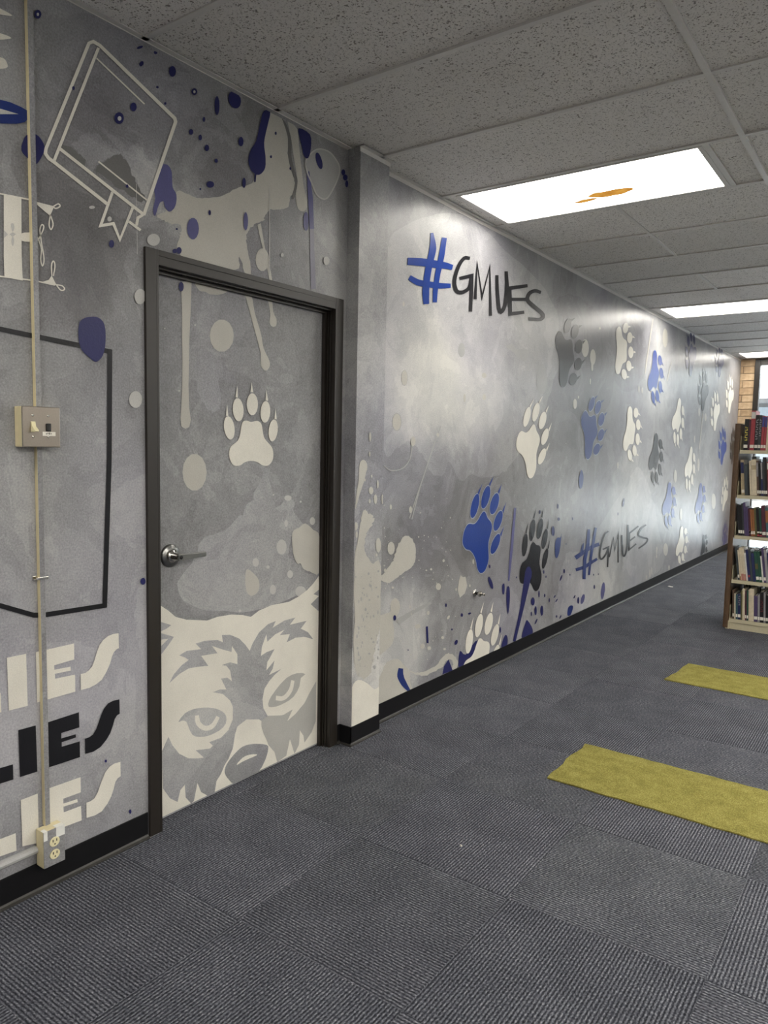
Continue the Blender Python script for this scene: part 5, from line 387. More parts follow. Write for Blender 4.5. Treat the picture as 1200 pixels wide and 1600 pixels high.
('D','watercolour_cloud','mural_mid',-1,'lighter watercolour cloud on the lower door',None,[[0,4532,2290,4547,2275,4600,2289,4630,2311,4651,2328,4666,2346,4687,2355,4718,2354,4730,2347,4745,2333,4775,2311,4779,2273,4759,2263,4774,2216,4825,2172,4837,2155,4873,2125,4871,2124,4900,2107,4902,2091,4909,2085,4901,2071,4837,2049,4810,2035,4765,2019,4736,2010,4735,1973,4714,1923,4713,1868,4697,1860,4723,1812,4737,1813,4781,1790,4798,1764,4826,1762,4869,1742,4893,1729,4913,1709,4921,1667,4969,1651,4974,1645,5009,1647,5048,1636,5064,1642,5097,1617,5091,1621,5072,1584,5061,1565,5039,1547,5008,1524,4918,1488,4788,1470,4679,1451,4517,1438,4392,1430,4265,1428,4128,1440,3985,1479,3874,1497,3777,1522,3682,1562,3615,1601,3566,1631,3533,1680,3518,1721,3509,1771,3528,1795,3561,1829,3589,1855,3650,1905,3666,1938,3701,1974,3707,1992,3706,2035,3728,2050,3734,2057,3769,2089,3813,2099,3860,2101,3901,2113,3956,2122,4002,2139,4043,2164,4080,2197,4135,2237,4168,2231,4182,2278,4217,2323,4284,2351,4287,2412,4310,2435,4345,2480,4375,2522,4398,2567,4394,2590,4398,2608,4435,2615,4447,2597,4461,2567,4459,2524,4475,2485,4489,2458,4505,2394,4499,2351,4537,2311]]),
('D','watercolour_cloud','mural_mid',-1,None,None,[[0,3731,3487,3747,3515,3767,3496,3813,3492,3838,3495,3867,3469,3880,3457,3908,3447,3941,3441,3977,3418,3987,3396,4019,3372,4044,3346,4074,3340,4064,3319,4098,3311,4088,3288,4089,3269,4066,3279,4032,3279,4013,3268,3977,3283,3954,3310,3943,3310,3917,3339,3898,3346,3916,3321,3909,3273,3925,3219,3936,3175,3932,3116,3917,3101,3927,3071,3908,3071,3881,3052,3848,3036,3848,3055,3801,3061,3782,3086,3777,3098,3734,3131,3741,3147,3702,3198,3706,3252,3684,3277,3680,3327,3677,3366,3702,3407,3696,3441,3737,3469]])]
PAWC=(2.1250,1.3977)

# ---------------------------------------------------------------- structure
YB, YF, XR = -3.2, 11.6, 9.0
# floor: slab and loose-laid carpet tiles
T = .588; X0 = .012; Y0 = 1.452 - 8*T
floor = boxes('floor', [(-.25, XR, YB, YF, -.12, -.007)], 'concrete'); tag(floor, 'grey ribbed carpet tile floor of the library', 'floor', kind='structure')
tme = box_mesh('carpet_tile', [(-T/2+.0003, T/2-.0003, -T/2+.0003, T/2-.0003, -.007, 0)], .0012); tme.materials.append(MATS['carpet'])
V, Fc = [], []
for i in range(16):
    for j in range(26):
        x = X0 + (i-.0)*T + T/2; y = Y0 + j*T + T/2
        if x - T/2 > XR or y - T/2 > YF: continue
        if i < 9:
            o = link('carpet_tile', tme, None, floor); o.location = (x, y, random.uniform(-.0008, 0)); o.rotation_euler = (0, 0, math.pi/2 if (i+j) % 2 else 0)
        else: add_box(V, Fc, x-T/2+.0003, min(x+T/2, XR)-.0003, y-T/2+.0003, min(y+T/2, YF)-.0003, -.007, 0)
rest = link('carpet_tiles_beyond', poly_mesh('carpet_tiles_beyond', V, Fc), 'carpet', floor); tag(rest, kind='stuff')

# left wall with the door opening
DY0, DY1, DZ = 1.62, 2.585, 2.04
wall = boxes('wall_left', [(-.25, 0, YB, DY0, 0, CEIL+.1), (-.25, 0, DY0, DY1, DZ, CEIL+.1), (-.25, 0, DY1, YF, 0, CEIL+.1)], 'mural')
tag(wall, 'long wall covered in a grey paint-splash mural with paw prints', 'wall', kind='structure')
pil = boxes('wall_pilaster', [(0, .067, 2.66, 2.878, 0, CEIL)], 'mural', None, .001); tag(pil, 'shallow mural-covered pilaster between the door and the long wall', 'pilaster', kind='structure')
for s, (nm, bl, lb) in enumerate((('wall_right', (XR, XR+.15, YB, YF, 0, CEIL+.1), 'plain wall out of frame on the right'), ('wall_back', (-.25, XR+.15, YB-.15, YB, 0, CEIL+.1), 'plain wall behind the camera'))):
    tag(boxes(nm, [bl], 'plaster'), lb, 'wall', kind='structure')

# baseboards with a toe lip
def baseboard(name, y0, y1, x, h, lab):
    b = boxes(name, [(x, x+.006, y0, y1, .0, h)], 'rubber_black', None, .0015); tag(b, lab, 'baseboard', kind='structure')
    prism_y('toe_lip', [(x+.006, 0), (x+.017, 0), (x+.017, .003), (x+.009, .006), (x+.006, .012)], y0, y1, 'rubber_toe', b); return b
baseboard('baseboard_near', YB, 1.575, 0, .092, 'black rubber baseboard below the lettering')
baseboard('baseboard_left', 2.878, YF, 0, .097, 'black rubber baseboard along the long mural wall')
baseboard('baseboard_door', 2.628, 2.654, 0, .088, 'short black baseboard between door frame and pilaster')
bp = baseboard('baseboard_pilaster', 2.652, 2.882, .067, .088, 'black rubber baseboard wrapped around the pilaster')
boxes('return_end', [(.0, .073, 2.652, 2.66, 0, .088)], 'rubber_black', bp, .0015)
boxes('return_toe', [(.010, .085, 2.640, 2.652, 0, .008)], 'rubber_toe', bp, .002)

# ceiling: tees, lay-in tiles
ceil = boxes('ceiling', [(-.25, XR+.15, YB-.15, YF+.15, CEIL+.12, CEIL+.3)], 'plaster'); tag(ceil, 'suspended ceiling of grey fissured tiles', 'ceiling', kind='structure')
PITCH = .6133; R0 = 3.425
rows = [R0 + PITCH*k for k in range(-11, 14)]
cols = [0.0, 1.46, 2.96, 4.46, 5.96, 7.46, XR]
LIGHT_ROWS = (3.425, 7.105, 10.785, 3.425-3.68)   # rows with a light next to the mural wall
def tile(x0, x1, y0, y1):
    o = boxes('ceiling_tile', [(-(x1-x0)/2+.002, (x1-x0)/2-.002, -(y1-y0)/2+.002, (y1-y0)/2-.002, 0, .015)], 'ceiling_fibre', ceil, .002)
    o.location = ((x0+x1)/2, (y0+y1)/2, CEIL + .004 + random.uniform(-.001, .002)); o.rotation_euler = (random.uniform(-.004, .004), random.uniform(-.0015, .0015), 0)
light_cells = []
for k in range(len(rows)):
    y0, y1 = rows[k], (rows[k+1] if k+1 < len(rows) else rows[k]+PITCH)
    if y1 <= YB or y0 >= YF: continue
    a, b = max(y0, YB), min(y1, YF)
    lit = any(abs(y0-l) < .01 for l in LIGHT_ROWS)
    for c in range(len(cols)-1):
        x0, x1 = cols[c], cols[c+1]
        if (lit and c == 0) or (c in (2, 4) and (k % 3) == 2):  # unseen columns: closely spaced lights added to raise the ambient light
            light_cells.append((c, x0, y0, y1))
            tile(x0, x0+.085, a, b); tile(x0+1.325, x1, a, b); boxes('tee_bar', [(x0+1.3005, x0+1.326, a, b, CEIL-.002, CEIL+.02)], 'grid_metal', ceil); boxes('tee_bar', [(x0+.078, x0+.0895, a, b, CEIL-.002, CEIL+.02)], 'grid_metal', ceil)
        elif c == 0 and (abs(y0-rows[12]) < .01 or abs(y0-rows[13]) < .01 or abs(y0-rows[15]) < .01):
            tile(x0, .728, a, b); tile(.728, x1, a, b); boxes('tee_bar', [(.718, .738, a, b, CEIL-.002, CEIL+.004)], 'grid_metal', ceil)
        else: tile(x0, x1, a, b)
    if y0 > YB: boxes('tee_bar', [(0, XR, y0-.011, y0+.011, CEIL-.003, CEIL+.02)], 'grid_metal', ceil)
for x in cols[1:-1]: boxes('main_tee', [(x-.012, x+.012, YB, YF, CEIL-.004, CEIL+.025)], 'grid_metal', ceil)
boxes('wall_angle', [(0, .022, YB, 2.655, CEIL-.003, CEIL), (0, .001, YB, 2.655, CEIL-.006, CEIL)], 'grid_metal', ceil)
boxes('wall_angle', [(0, .022, 2.878, YF, CEIL-.003, CEIL), (0, .002, 2.878, YF, CEIL-.022, CEIL)], 'grid_metal', ceil)
boxes('wall_angle', [(.067, .089, 2.655, 2.882, CEIL-.003, CEIL), (.067, .069, 2.655, 2.882, CEIL-.022, CEIL)], 'grid_metal', ceil)

# fluorescent troffers
NAMES = {0: 'along the mural wall', 2: 'in the middle column', 4: 'in the right column'}
ORD = {-1: 'behind the camera', 0: 'nearest the door', 1: 'second', 2: 'by the windows'}
for c, x0, y0, y1 in light_cells:
    r = round((y0-3.425)/3.68); r2 = round((y0-3.425)/1.84)
    if c == 0: lab = {-1: 'unstained ceiling light above the lettered wall', 0: 'large ceiling light panel with an orange water stain', 1: 'second clean ceiling light panel along the mural wall', 2: 'farthest ceiling light panel next to the brick wall'}[r]
    else: lab = 'added ceiling fill light out of frame, %s, %s from the back wall' % (NAMES[c], ['first','second','third','fourth','fifth','sixth','seventh','eighth','ninth'][r2+3])
    e = empty('ceiling_light', (x0+.695, (y0+y1)/2, CEIL), lab, 'light', 'fluorescent ceiling lights')
    W, D = .605, .292
    boxes('frame', [(-W, W, -D, -D+.014, -.004, .012), (-W, W, D-.014, D, -.004, .012), (-W, -W+.022, -D+.014, D-.014, -.004, .012), (W-.022, W, -D+.014, D-.014, -.004, .012)], 'grid_metal', e)
    boxes('diffuser', [(-W+.022, W-.022, -D+.014, D-.014, .002, .006)], 'lens_fill' if c else ('lens_stained' if r == 0 else 'lens_clean'), e)
    boxes('housing', [(-W, W, -D, D, .012, .09)], 'housing', e)

# far wall: brick pier, storefront window
far = boxes('wall_far', [(-.25, .185, YF+.012, YF+.25, 0, CEIL+.1), (.185, XR+.15, YF+.012, YF+.25, 2.66, CEIL+.1)], 'mortar'); tag(far, 'tan brick wall at the far end beside the window', 'wall', kind='structure')
CH = .1005
for k in range(27):
    z0, z1 = k*CH + .004, min((k+1)*CH - .004, CEIL)
    xs = [(0.0, .035), (.041, .185)] if k % 2 else [(0.0, .185)]
    for a, b in xs:
        o = boxes('brick', [(a+.001, b-.001, 0, .03, 0, z1-z0)], 'brick', far, .002); o.location = (0, YF - random.uniform(0, .003), z0)
for k in range(2):
    xs = [.0]
win = empty('window_1', (.185, YF, 0), 'tall dark-framed window wall at the far end', 'window', None, 'structure')
def wpart(n, b, m): 
    return boxes(n, [(b[0]-.185, b[1]-.185, b[2]-YF, b[3]-YF, b[4], b[5])], m, win, .002)
wpart('window_frame', (.187, .255, YF-.02, YF+.08, 0, 2.70), 'frame_bronze')
wpart('window_head', (.257, XR, YF-.02, YF+.08, 2.62, 2.70), 'frame_bronze'); wpart('window_sill', (.257, XR, YF-.02, YF+.08, 0, .05), 'frame_bronze')
mx = [.257, 1.5, 2.75, 4.0, 5.25, 6.5, 7.75, XR]
for a, b in zip(mx[:-1], mx[1:]):
    if a > .3: wpart('mullion', (a-.03, a+.03, YF-.01, YF+.07, .052, 2.618), 'frame_bronze')
    wpart('pane', (a+.031 if a > .3 else a+.001, b-.031 if b < XR else b, YF+.026, YF+.032, .052, 2.618), 'glass')

# outside: paving and the building across it
tag(boxes('ground_outside', [(-30, 40, YF+.25, 60, -.2, -.02)], 'concrete'), 'sunlit pale paving outside the window', 'pavement', kind='structure')
bl = empty('building', (0, 24, 0), 'pale building with white fascia across the pavement outside', 'building')
boxes('fascia', [(-20, 30, -1.5, .0, 3.55, 7.0)], 'white_fascia', bl); boxes('band', [(-20, 30, -.2, .3, 2.95, 3.549)], 'grey_band', bl)
boxes('wall', [(-20, 30, 0, .5, 0, 2.949)], 'grey_brick', bl)
for k in range(12):
    w_ = boxes('window', [(-12+k*3.0, -10.2+k*3.0, -.06, -.001, .9, 2.8)], 'frame_bronze', bl); boxes('pane', [(-11.9+k*3.0, -10.3+k*3.0, -.075, -.061, 1.0, 2.7)], 'outside_glass', w_)

# ---------------------------------------------------------------- door
door = empty('door_1', (0, (DY0+DY1)/2, 0), 'mural-printed door in a dark bronze metal frame', 'door', None, 'structure')
ym = (DY0+DY1)/2
def dpart(n, bl_, m, parent=None, bevel=0.0): 
    o = boxes(n, [(a, b, c-ym, d-ym, e, f) for a, b, c, d, e, f in bl_], m, parent or door, bevel); return o
FO0, FO1, FT = 1.580, 2.627, 2.052                    # outer frame
FI0, FI1, FH = 1.632, 2.573, 2.002                    # clear opening at the face
dpart('jamb', [(-.20, .012, FO0+.042, FI0, 0, FT), (-.001, .012, FO0, FO0+.042, 0, FT)], 'frame_bronze', None, .0015)
dpart('jamb', [(-.20, .012, FI1, FO1-.042, 0, FT), (-.001, .012, FO1-.042, FO1, 0, FT)], 'frame_bronze', None, .0015)
dpart('header', [(-.20, .012, FI0+.0005, FI1-.0005, FH, FH+.03), (-.001, .0122, FI0+.0005, FI1-.0005, FH+.03, FT)], 'frame_bronze', None, .0015)
# stepped soft seal and stop inside the rebate
for (a, b, dpt) in ((-.016, -.010, .006), (-.030, -.024, .006), (-.053, -.036, .016)):
    dpart('stop', [(a, b, FI0, FI0+dpt, 0, FH), (a, b, FI1-dpt, FI1, 0, FH), (a, b, FI0+dpt, FI1-dpt, FH-dpt, FH)], 'frame_bronze')
dpart('threshold', [(-.16, .0115, FI0+.001, FI1-.001, -.006, .0)], 'carpet')
leaf = dpart('leaf', [(-.10, -.055, FI0+.003, FI1-.003, .004, FH-.004)], 'mural', None, .0008)
# lever set
hy, hz = 1.724, 0.992
lev = lathe('lever_handle', [(0, .043), (.004, .043), (.009, .037), (.011, .028), (.012, .027)], 'satin_metal', door, (-.055, hy-ym, hz), 'X', 36)
lathe('neck', [(.010, .023), (.016, .024), (.020, .019), (.022, .0135), (.058, .0125), (.060, .010)], 'chrome', lev, (-.055, hy-ym, hz), 'X', 28)
def lever():
    pts = [(-.012, .013), (.0, .0145), (.014, .013), (.05, .0115), (.10, .011), (.118, .011)]
    V, Fc = [], []
    xs = [(.000, 1.0), (.012, 1.0)]
    for i, (a, h) in enumerate(pts):
        xo = .0 if a < .02 else -.0
        for (dx, sc) in ((-.006, .9), (.006, .9), (.006, -.9), (-.006, -.9)): V.append((-.055+.058+dx+xo, hy-ym+a, hz+h*sc))
    for i in range(len(pts)-1):
        for k in range(4): Fc.append((i*4+k, i*4+(k+1) % 4, (i+1)*4+(k+1) % 4, (i+1)*4+k))
    Fc += [(3, 2, 1, 0), tuple((len(pts)-1)*4+k for k in range(4))]
    me = poly_mesh('lever', V, Fc); bm = bmesh.new(); bm.from_mesh(me); bmesh.ops.recalc_face_normals(bm, faces=bm.faces); bmesh.ops.bevel(bm, geom=list(bm.edges), offset=.003, segments=3, affect='EDGES'); bm.to_mesh(me); bm.free()
    return link('lever', me, 'satin_metal', lev)
lever()
lathe('key_cylinder', [(0, .007), (.0015, .007), (.002, .004)], 'dark_metal', lev, (-.055+.064, hy-ym, hz), 'X', 16)

# ---------------------------------------------------------------- printed mural motifs
SURF = {'W': (0.0, wall, (0, 0)), 'P': (0.067, pil, (0, 0)), 'D': (-0.055, leaf, (0, 0))}
PCOUNT = 0
def print_obj(name, polys, mat, surf, layer, label=None, kind=None):
    """polys: list of (is_strip, [(y, z), ...]) laid flat on the wall covering"""
    x, par, _ = SURF[surf]; global PCOUNT; PCOUNT += 1; x += .0005*(layer+2) + .00001*(PCOUNT % 24); V, Fc = [], []
    for k, (st, pts) in enumerate(polys):
        b = len(V); n = len(pts); V += [(x + (k % 40)*3e-6, y, min(max(z, .012), CEIL-.004)) for y, z in pts]
        if st:
            h = n//2
            for i in range(h-1): Fc.append((b+i, b+i+1, b+n-2-i, b+n-1-i))
        else: Fc.append(tuple(range(b, b+n)))
    me = poly_mesh(name, V, Fc); bm = bmesh.new(); bm.from_mesh(me)
    bm.normal_update()
    for f in bm.faces:
        if f.normal.x < 0: f.normal_flip()
    bm.to_mesh(me); bm.free()
    o = link(name, me, mat, par); o.matrix_parent_inverse = par.matrix_world.inverted()
    if label: o['label'] = label
    if kind: o['kind'] = kind
    return o
bpy.context.view_layer.update()
for s, nm, mt_, ly, lab, kd, pl in PRINTS:
    print_obj(nm, [(q[0], [(q[i]/2000, q[i+1]/2000) for i in range(1, len(q), 2)]) for q in pl], mt_, s, ly, lab, kd)
def grow(pts, d):
    n = len(pts); out = []; A = sum(pts[i][0]*pts[(i+1)%n][1]-pts[(i+1)%n][0]*pts[i][1] for i in range(n)); sg = 1 if A > 0 else -1
    for i in range(n):
        a, b = pts[i-1], pts[(i+1)%n]; t = (b[0]-a[0], b[1]-a[1]); l = math.hypot(*t) or 1; out.append((pts[i][0]+sg*t[1]/l*d, pts[i][1]-sg*t[0]/l*d))
    return out
for M, mt_, lab, halo, ly in PAWS:
    pp = [[(M[0]*y+M[1]*z+M[2], M[3]*y+M[4]*z+M[5]) for y, z in pts] for pts in PAW_MASTER]
    print_obj('paw_print', [(0, q) for q in pp], mt_, 'W', ly, lab)
    if halo: print_obj('paw_halo', [(0, grow(q, .0055)) for q in pp[:6]], halo, 'W', ly-1)
cc = (2.0733, 1.4019)
print_obj('paw_print', [(0, [(y+PAWC[0], z+PAWC[1]) for y, z in q]) for q in PAW_MASTER], 'white', 'D', 4, 'white clawed paw print at the middle of the door')

# ---------------------------------------------------------------- raceway, switch box, outlet
rc = empty('conduit_raceway', (0, 1.196, .207), 'thin cream surface raceway running down the lettered wall', 'conduit')
for z0, z1 in ((1.503, CEIL-.001), (.2085, 1.384)):
    boxes('raceway', [(.0005, .0155, -.008, .008, z0-.207, z1-.207)], 'cream_paint', rc, .001)
    boxes('printed_cover', [(.0157, .0163, -.0072, .0082, z0-.207, z1-.207)], 'mural', rc)
boxes('clip', [(.0165, .019, -.020, .018, .985-.207, .993-.207)], 'chrome', rc, .001)
boxes('clip_ear', [(.0008, .004, -.024, -.0085, .983-.207, .996-.207)], 'chrome', rc, .001)
sw = empty('switch_box', (0, 1.188, 1.385), 'cream surface box with a two-gang steel switch plate', 'light switch')
boxes('back_box', [(.0005, .040, -.057, .057, 0, .117)], 'cream_paint', sw, .002)
pl = boxes('switch_plate', [(.0402, .0455, -.0575, .0575, -.0005, .1175)], 'steel', sw, .0024); boxes('plate_rim', [(.0404, .0425, -.0582, .0582, -.0012, .1182)], 'chrome', sw, .0009)
def toggle():
    prof = [(.0456, .045), (.0456, .072), (.049, .072), (.052, .060), (.066, .050), (.067, .046), (.062, .044), (.050, .048)]
    n = len(prof); V = [(x, y-.027, z) for y in (-.006, .006) for x, z in prof]
    Fc = [tuple(range(n)), tuple(range(2*n-1, n-1, -1))] + [(i, n+i, n+(i+1) % n, (i+1) % n) for i in range(n)]
    me = poly_mesh('toggle', V, Fc); bm = bmesh.new(); bm.from_mesh(me); bmesh.ops.recalc_face_normals(bm, faces=bm.faces); bm.to_mesh(me); bm.free(); link('toggle', me, 'cream_plastic', sw)
toggle()
boxes('toggle_bezel', [(.0456, .0475, -.034, -.020, .043, .074)], 'cream_plastic', sw, .0008)
boxes('black_rocker', [(.0456, .049, .013, .027, .046, .070)], 'black_plastic', sw, .003)
lb = boxes('paper_label', [(.0456, .0460, .002, .042, .033, .045)], 'paper', sw)
boxes('label_marks', [(.0461, .0462, .012+.005*i, .0145+.005*i, .037+.001*(i % 2), .041+.0008*(i % 3)) for i in range(4)], 'black_plastic', lb)
for y in (-.027, .020):
    for z in (.030, .092): 
        sc = lathe('screw', [(0, .0038), (.001, .0036), (.0016, .002)], 'chrome', sw, (.0456, y, z), 'X', 14)
ob = empty('outlet_box', (0, 1.198, .09), 'cream surface outlet box with two receptacles above the baseboard', 'outlet')
boxes('back_box', [(.0065, .046, -.035, .035, 0, .117)], 'cream_paint', ob, .002)
boxes('printed_cover', [(.0462, .049, -.0345, .0345, .0005, .1165)], 'mural', ob, .001)
boxes('tape_patch', [(.0491, .0496, -.0345, -.022, .088, .1165), (.030, .0495, -.0345, -.022, .1168, .1174)], 'tape_white', ob)
boxes('tape_patch', [(.0491, .0496, .006, .0345, .085, .1165), (.030, .0495, .006, .0345, .1168, .1174)], 'tape_white', ob)
for z in (.075, .035):
    rcp = lathe('receptacle', [(0, .0165), (.002, .0165), (.003, .0155)], 'cream_plastic', ob, (.0491, 0, z), 'X', 28, .92)
    for y in (-.006, .006): boxes('slot', [(.0521, .0525, y-.0014, y+.0014, z+.001, z+.009)], 'black_plastic', rcp)
    lathe('ground_hole', [(0, .0024), (.0004, .0024)], 'black_plastic', rcp, (.0521, 0, z-.0065), 'X', 12)
hr = empty('cable_duct', (0, .2, .13), 'grey-white cable duct running low along the wall into the outlet', 'conduit')
prism_y('duct', [(.0006, 0), (.012, 0), (.019, .005), (.020, .012), (.016, .019), (.008, .022), (.0006, .022)], -3.3, .962, 'midlight', hr)

# wall spigot
sp = empty('wall_spigot', (0, 3.95, .52), 'small chrome water spigot on the mural above the baseboard', 'spigot')
lathe('escutcheon', [(.001, .024), (.004, .024), (.009, .016), (.010, .012)], 'chrome', sp, (0, 0, 0), 'X', 28)
lathe('stem', [(.009, .010), (.030, .010), (.031, .009)], 'dark_metal', sp, (0, 0, 0), 'X', 20)
lathe('hex_nut', [(.028, .016), (.029, .018), (.041, .018), (.042, .015)], 'chrome', sp, (0, 0, 0), 'X', 6, 1.0, False)
lathe('nozzle', [(.041, .009), (.060, .0075), (.061, .009), (.068, .009), (.069, .006)], 'chrome', sp, (0, 0, 0), 'X', 20)

# ---------------------------------------------------------------- yellow carpet strips
def strip(name, x0, x1, y0, y1, seed, label, curl):
    rnd = random.Random(seed); n = 60; V = []; top = .006
    edge_f = [(x0+(x1-x0)*i/n, y0+rnd.uniform(-.0035, .0035)) for i in range(n+1)]
    edge_b = [(x0+(x1-x0)*i/n, y1+rnd.uniform(-.003, .003)) for i in range(n+1)]
    m = 9; V = []; Fc = []
    for i in range(n+1):
        for j in range(m):
            t = j/(m-1); x = edge_f[i][0]; y = edge_f[i][1]*(1-t)+edge_b[i][1]*t
            if i == 0: x += rnd.uniform(-.008, .006) + curl*.03*(t if curl > 0 else 0)
            z = top + (.004*math.exp(-i*.9)*(1 if curl else .4)*(1-t))
            V.append((x, y, z))
    N = len(V); V += [(x, y, .0005) for x, y, z in V]
    for i in range(n):
        for j in range(m-1):
            a = i*m+j; Fc.append((a, a+m, a+m+1, a+1))
    bd = [i*m for i in range(n+1)] + [n*m+j for j in range(1, m)] + [i*m+m-1 for i in range(n-1, -1, -1)] + [j for j in range(m-2, 0, -1)]
    for a, b in zip(bd, bd[1:]+bd[:1]): Fc.append((a, a+N, b+N, b))
    Fc.append(tuple(i+N for i in bd))
    me = poly_mesh(name, V, Fc); bm = bmesh.new(); bm.from_mesh(me); bmesh.ops.recalc_face_normals(bm, faces=bm.faces); bm.to_mesh(me); bm.free()
    o = link(name, me, 'yellow_pile'); tag(o, label, 'carpet strip', 'yellow carpet strips'); return o
strip('carpet_strip', .945, 3.6, 2.908, 3.365, 3, 'yellow-green carpet strip nearest the camera on the grey floor', 0)
strip('carpet_strip', .972, 3.6, 4.645, 5.10, 4, 'farther yellow-green carpet strip with a frayed lifted end', 1)

# litter on the carpet
def scrap(x, y, s, seed, label):
    rnd = random.Random(seed); n = 9
    V = [(s*(.6+.4*rnd.random())*math.cos(2*math.pi*k/n)*1.5, s*(.6+.4*rnd.random())*math.sin(2*math.pi*k/n), .0006) for k in range(n)]
    V += [(q[0]*.92, q[1]*.92, .0035+rnd.uniform(0, .004)) for q in V] + [(0, 0, .006)]
    Fc = [(k, (k+1) % n, n+(k+1) % n, n+k) for k in range(n)] + [(n+k, n+(k+1) % n, 2*n) for k in range(n)] + [tuple(range(n-1, -1, -1))]
    o = link('paper_scrap', poly_mesh('paper_scrap', V, Fc), 'paper'); o.location = (x, y, 0); tag(o, label, 'litter')
scrap(0.149, 7.905, .022, 1, 'white paper scrap on the carpet near the far baseboard')
scrap(0.921, 2.211, .004, 2, 'tiny white speck on the carpet in front of the nearer yellow strip')

# ---------------------------------------------------------------- bookcase and books
BX0, BY0 = .961, 6.35
bc = empty('bookcase', (BX0, BY0, 0), 'double-sided library bookcase with brown wooden end panel', 'bookcase')
BW, BD = .98, .60
def bpart(n, b, m, parent=None, bevel=.0015): return boxes(n, [b], m, parent or bc, bevel)
ep = bpart('end_panel', (0, .036, -.02, BD+.02, .012, 1.63), 'oak_brown'); bpart('edge_band', (.014, .036, -.024, -.0205, .012, 1.63), 'oak_edge', ep, .001)
ep = bpart('end_panel', (BW-.036, BW, -.02, BD+.02, .012, 1.63), 'oak_brown'); bpart('edge_band', (BW-.036, BW-.014, -.024, -.0205, .012, 1.63), 'oak_edge', ep, .001)
SH = [1.424, 1.072, .752, .398, .082]
for i, z in enumerate(SH):
    s = bpart('shelf', (.040, BW-.040, .0, BD, z-.020, z), 'shelf_beige'); bpart('front_lip', (.040, BW-.040, -.003, .004, z-.026, z+.001), 'shelf_beige', s, .001)
    bpart('end_bracket', (.0405, .043, .006, .25, z+.001, z+.11), 'shelf_beige', s, .0005); bpart('end_bracket', (BW-.043, BW-.0405, .006, .25, z+.001, z+.11), 'shelf_beige', s, .0005)
bpart('kick_plate', (.045, BW-.045, .004, BD-.02, 0, .060), 'shelf_beige'); bpart('base_post', (.016, .044, -.010, .03, 0, .066), 'shelf_beige')

PAL = {'black': (.012,.012,.014), 'charcoal grey': (.045,.048,.055), 'slate': (.06,.075,.085), 'dark red': (.16,.02,.03), 'red': (.42,.045,.06), 'cream': (.62,.54,.40),
  'navy': (.02,.028,.12), 'blue': (.04,.06,.28), 'violet': (.09,.06,.16), 'maroon': (.10,.02,.04), 'orange': (.36,.13,.035), 'olive': (.14,.13,.045), 'dark green': (.02,.09,.06),
  'grey': (.28,.27,.28), 'brown': (.15,.09,.06), 'teal': (.05,.13,.15), 'white': (.66,.64,.60), 'salmon': (.55,.22,.17), 'yellow': (.55,.45,.08), 'tan': (.40,.32,.20)}
for k, v in PAL.items(): plain('cover_' + k, tuple(.72*q + .06*sum(v)/3 for q in v) if k not in ('cream','white','yellow','tan','grey') else v, .42, 0, .18, 40)
ORDN = ['first','second','third','fourth','fifth','sixth','seventh','eighth','ninth','tenth','eleventh','twelfth','thirteenth','fourteenth','fifteenth','sixteenth','seventeenth','eighteenth','nineteenth','twentieth','twenty-first','twenty-second','twenty-third','twenty-fourth','twenty-fifth','twenty-sixth','twenty-seventh','twenty-eighth','twenty-ninth','thirtieth','thirty-first','thirty-second','thirty-third','thirty-fourth','thirty-fifth','thirty-sixth','thirty-seventh','thirty-eighth','thirty-ninth','fortieth','forty-first','forty-second','forty-third','forty-fourth','forty-fifth']
SNAME = ['top shelf', 'second shelf', 'middle shelf', 'fourth shelf', 'bottom shelf']
def book(x, y, z, w, h, d, col, tilt, label, sticker=True, band=None, letters=None, back=False):
    t = .0025 if w > .012 else .0015
    o = boxes('book', [(0, t, 0, d, 0, h), (w-t, w, 0, d, 0, h), (t, w-t, 0, t, 0, h)], 'cover_'+col)
    tag(o, label, 'book', 'library books'); o.location = (x, y, z); o.rotation_euler = (0, math.radians(-tilt), math.pi if back else 0)
    boxes('page_block', [(t, w-t, t, d-.004, .003, h-.003)], 'paper', o)
    if sticker and w > .009: boxes('spine_label', [(.001, w-.001, -.0006, -.0001, .018, .042)], 'paper', o)
    if band: boxes('title_band', [(.001, w-.001, -.0006, -.0001, h*band[1], h*band[2])], 'cover_'+band[0], o)
    if letters:
        c, a, b, n = letters; s = (b-a)*h/n
        boxes('title_letters', [(w*.2, w*.8, -.0008, -.0001, a*h+i*s+s*.1, a*h+i*s+s*.42) for i in range(n)] + [(w*(.2 if i % 2 else .6), w*(.4 if i % 2 else .8), -.0008, -.0001, a*h+i*s+s*.42, a*h+i*s+s*.8) for i in range(n)], 'cover_'+c, o)
    return o
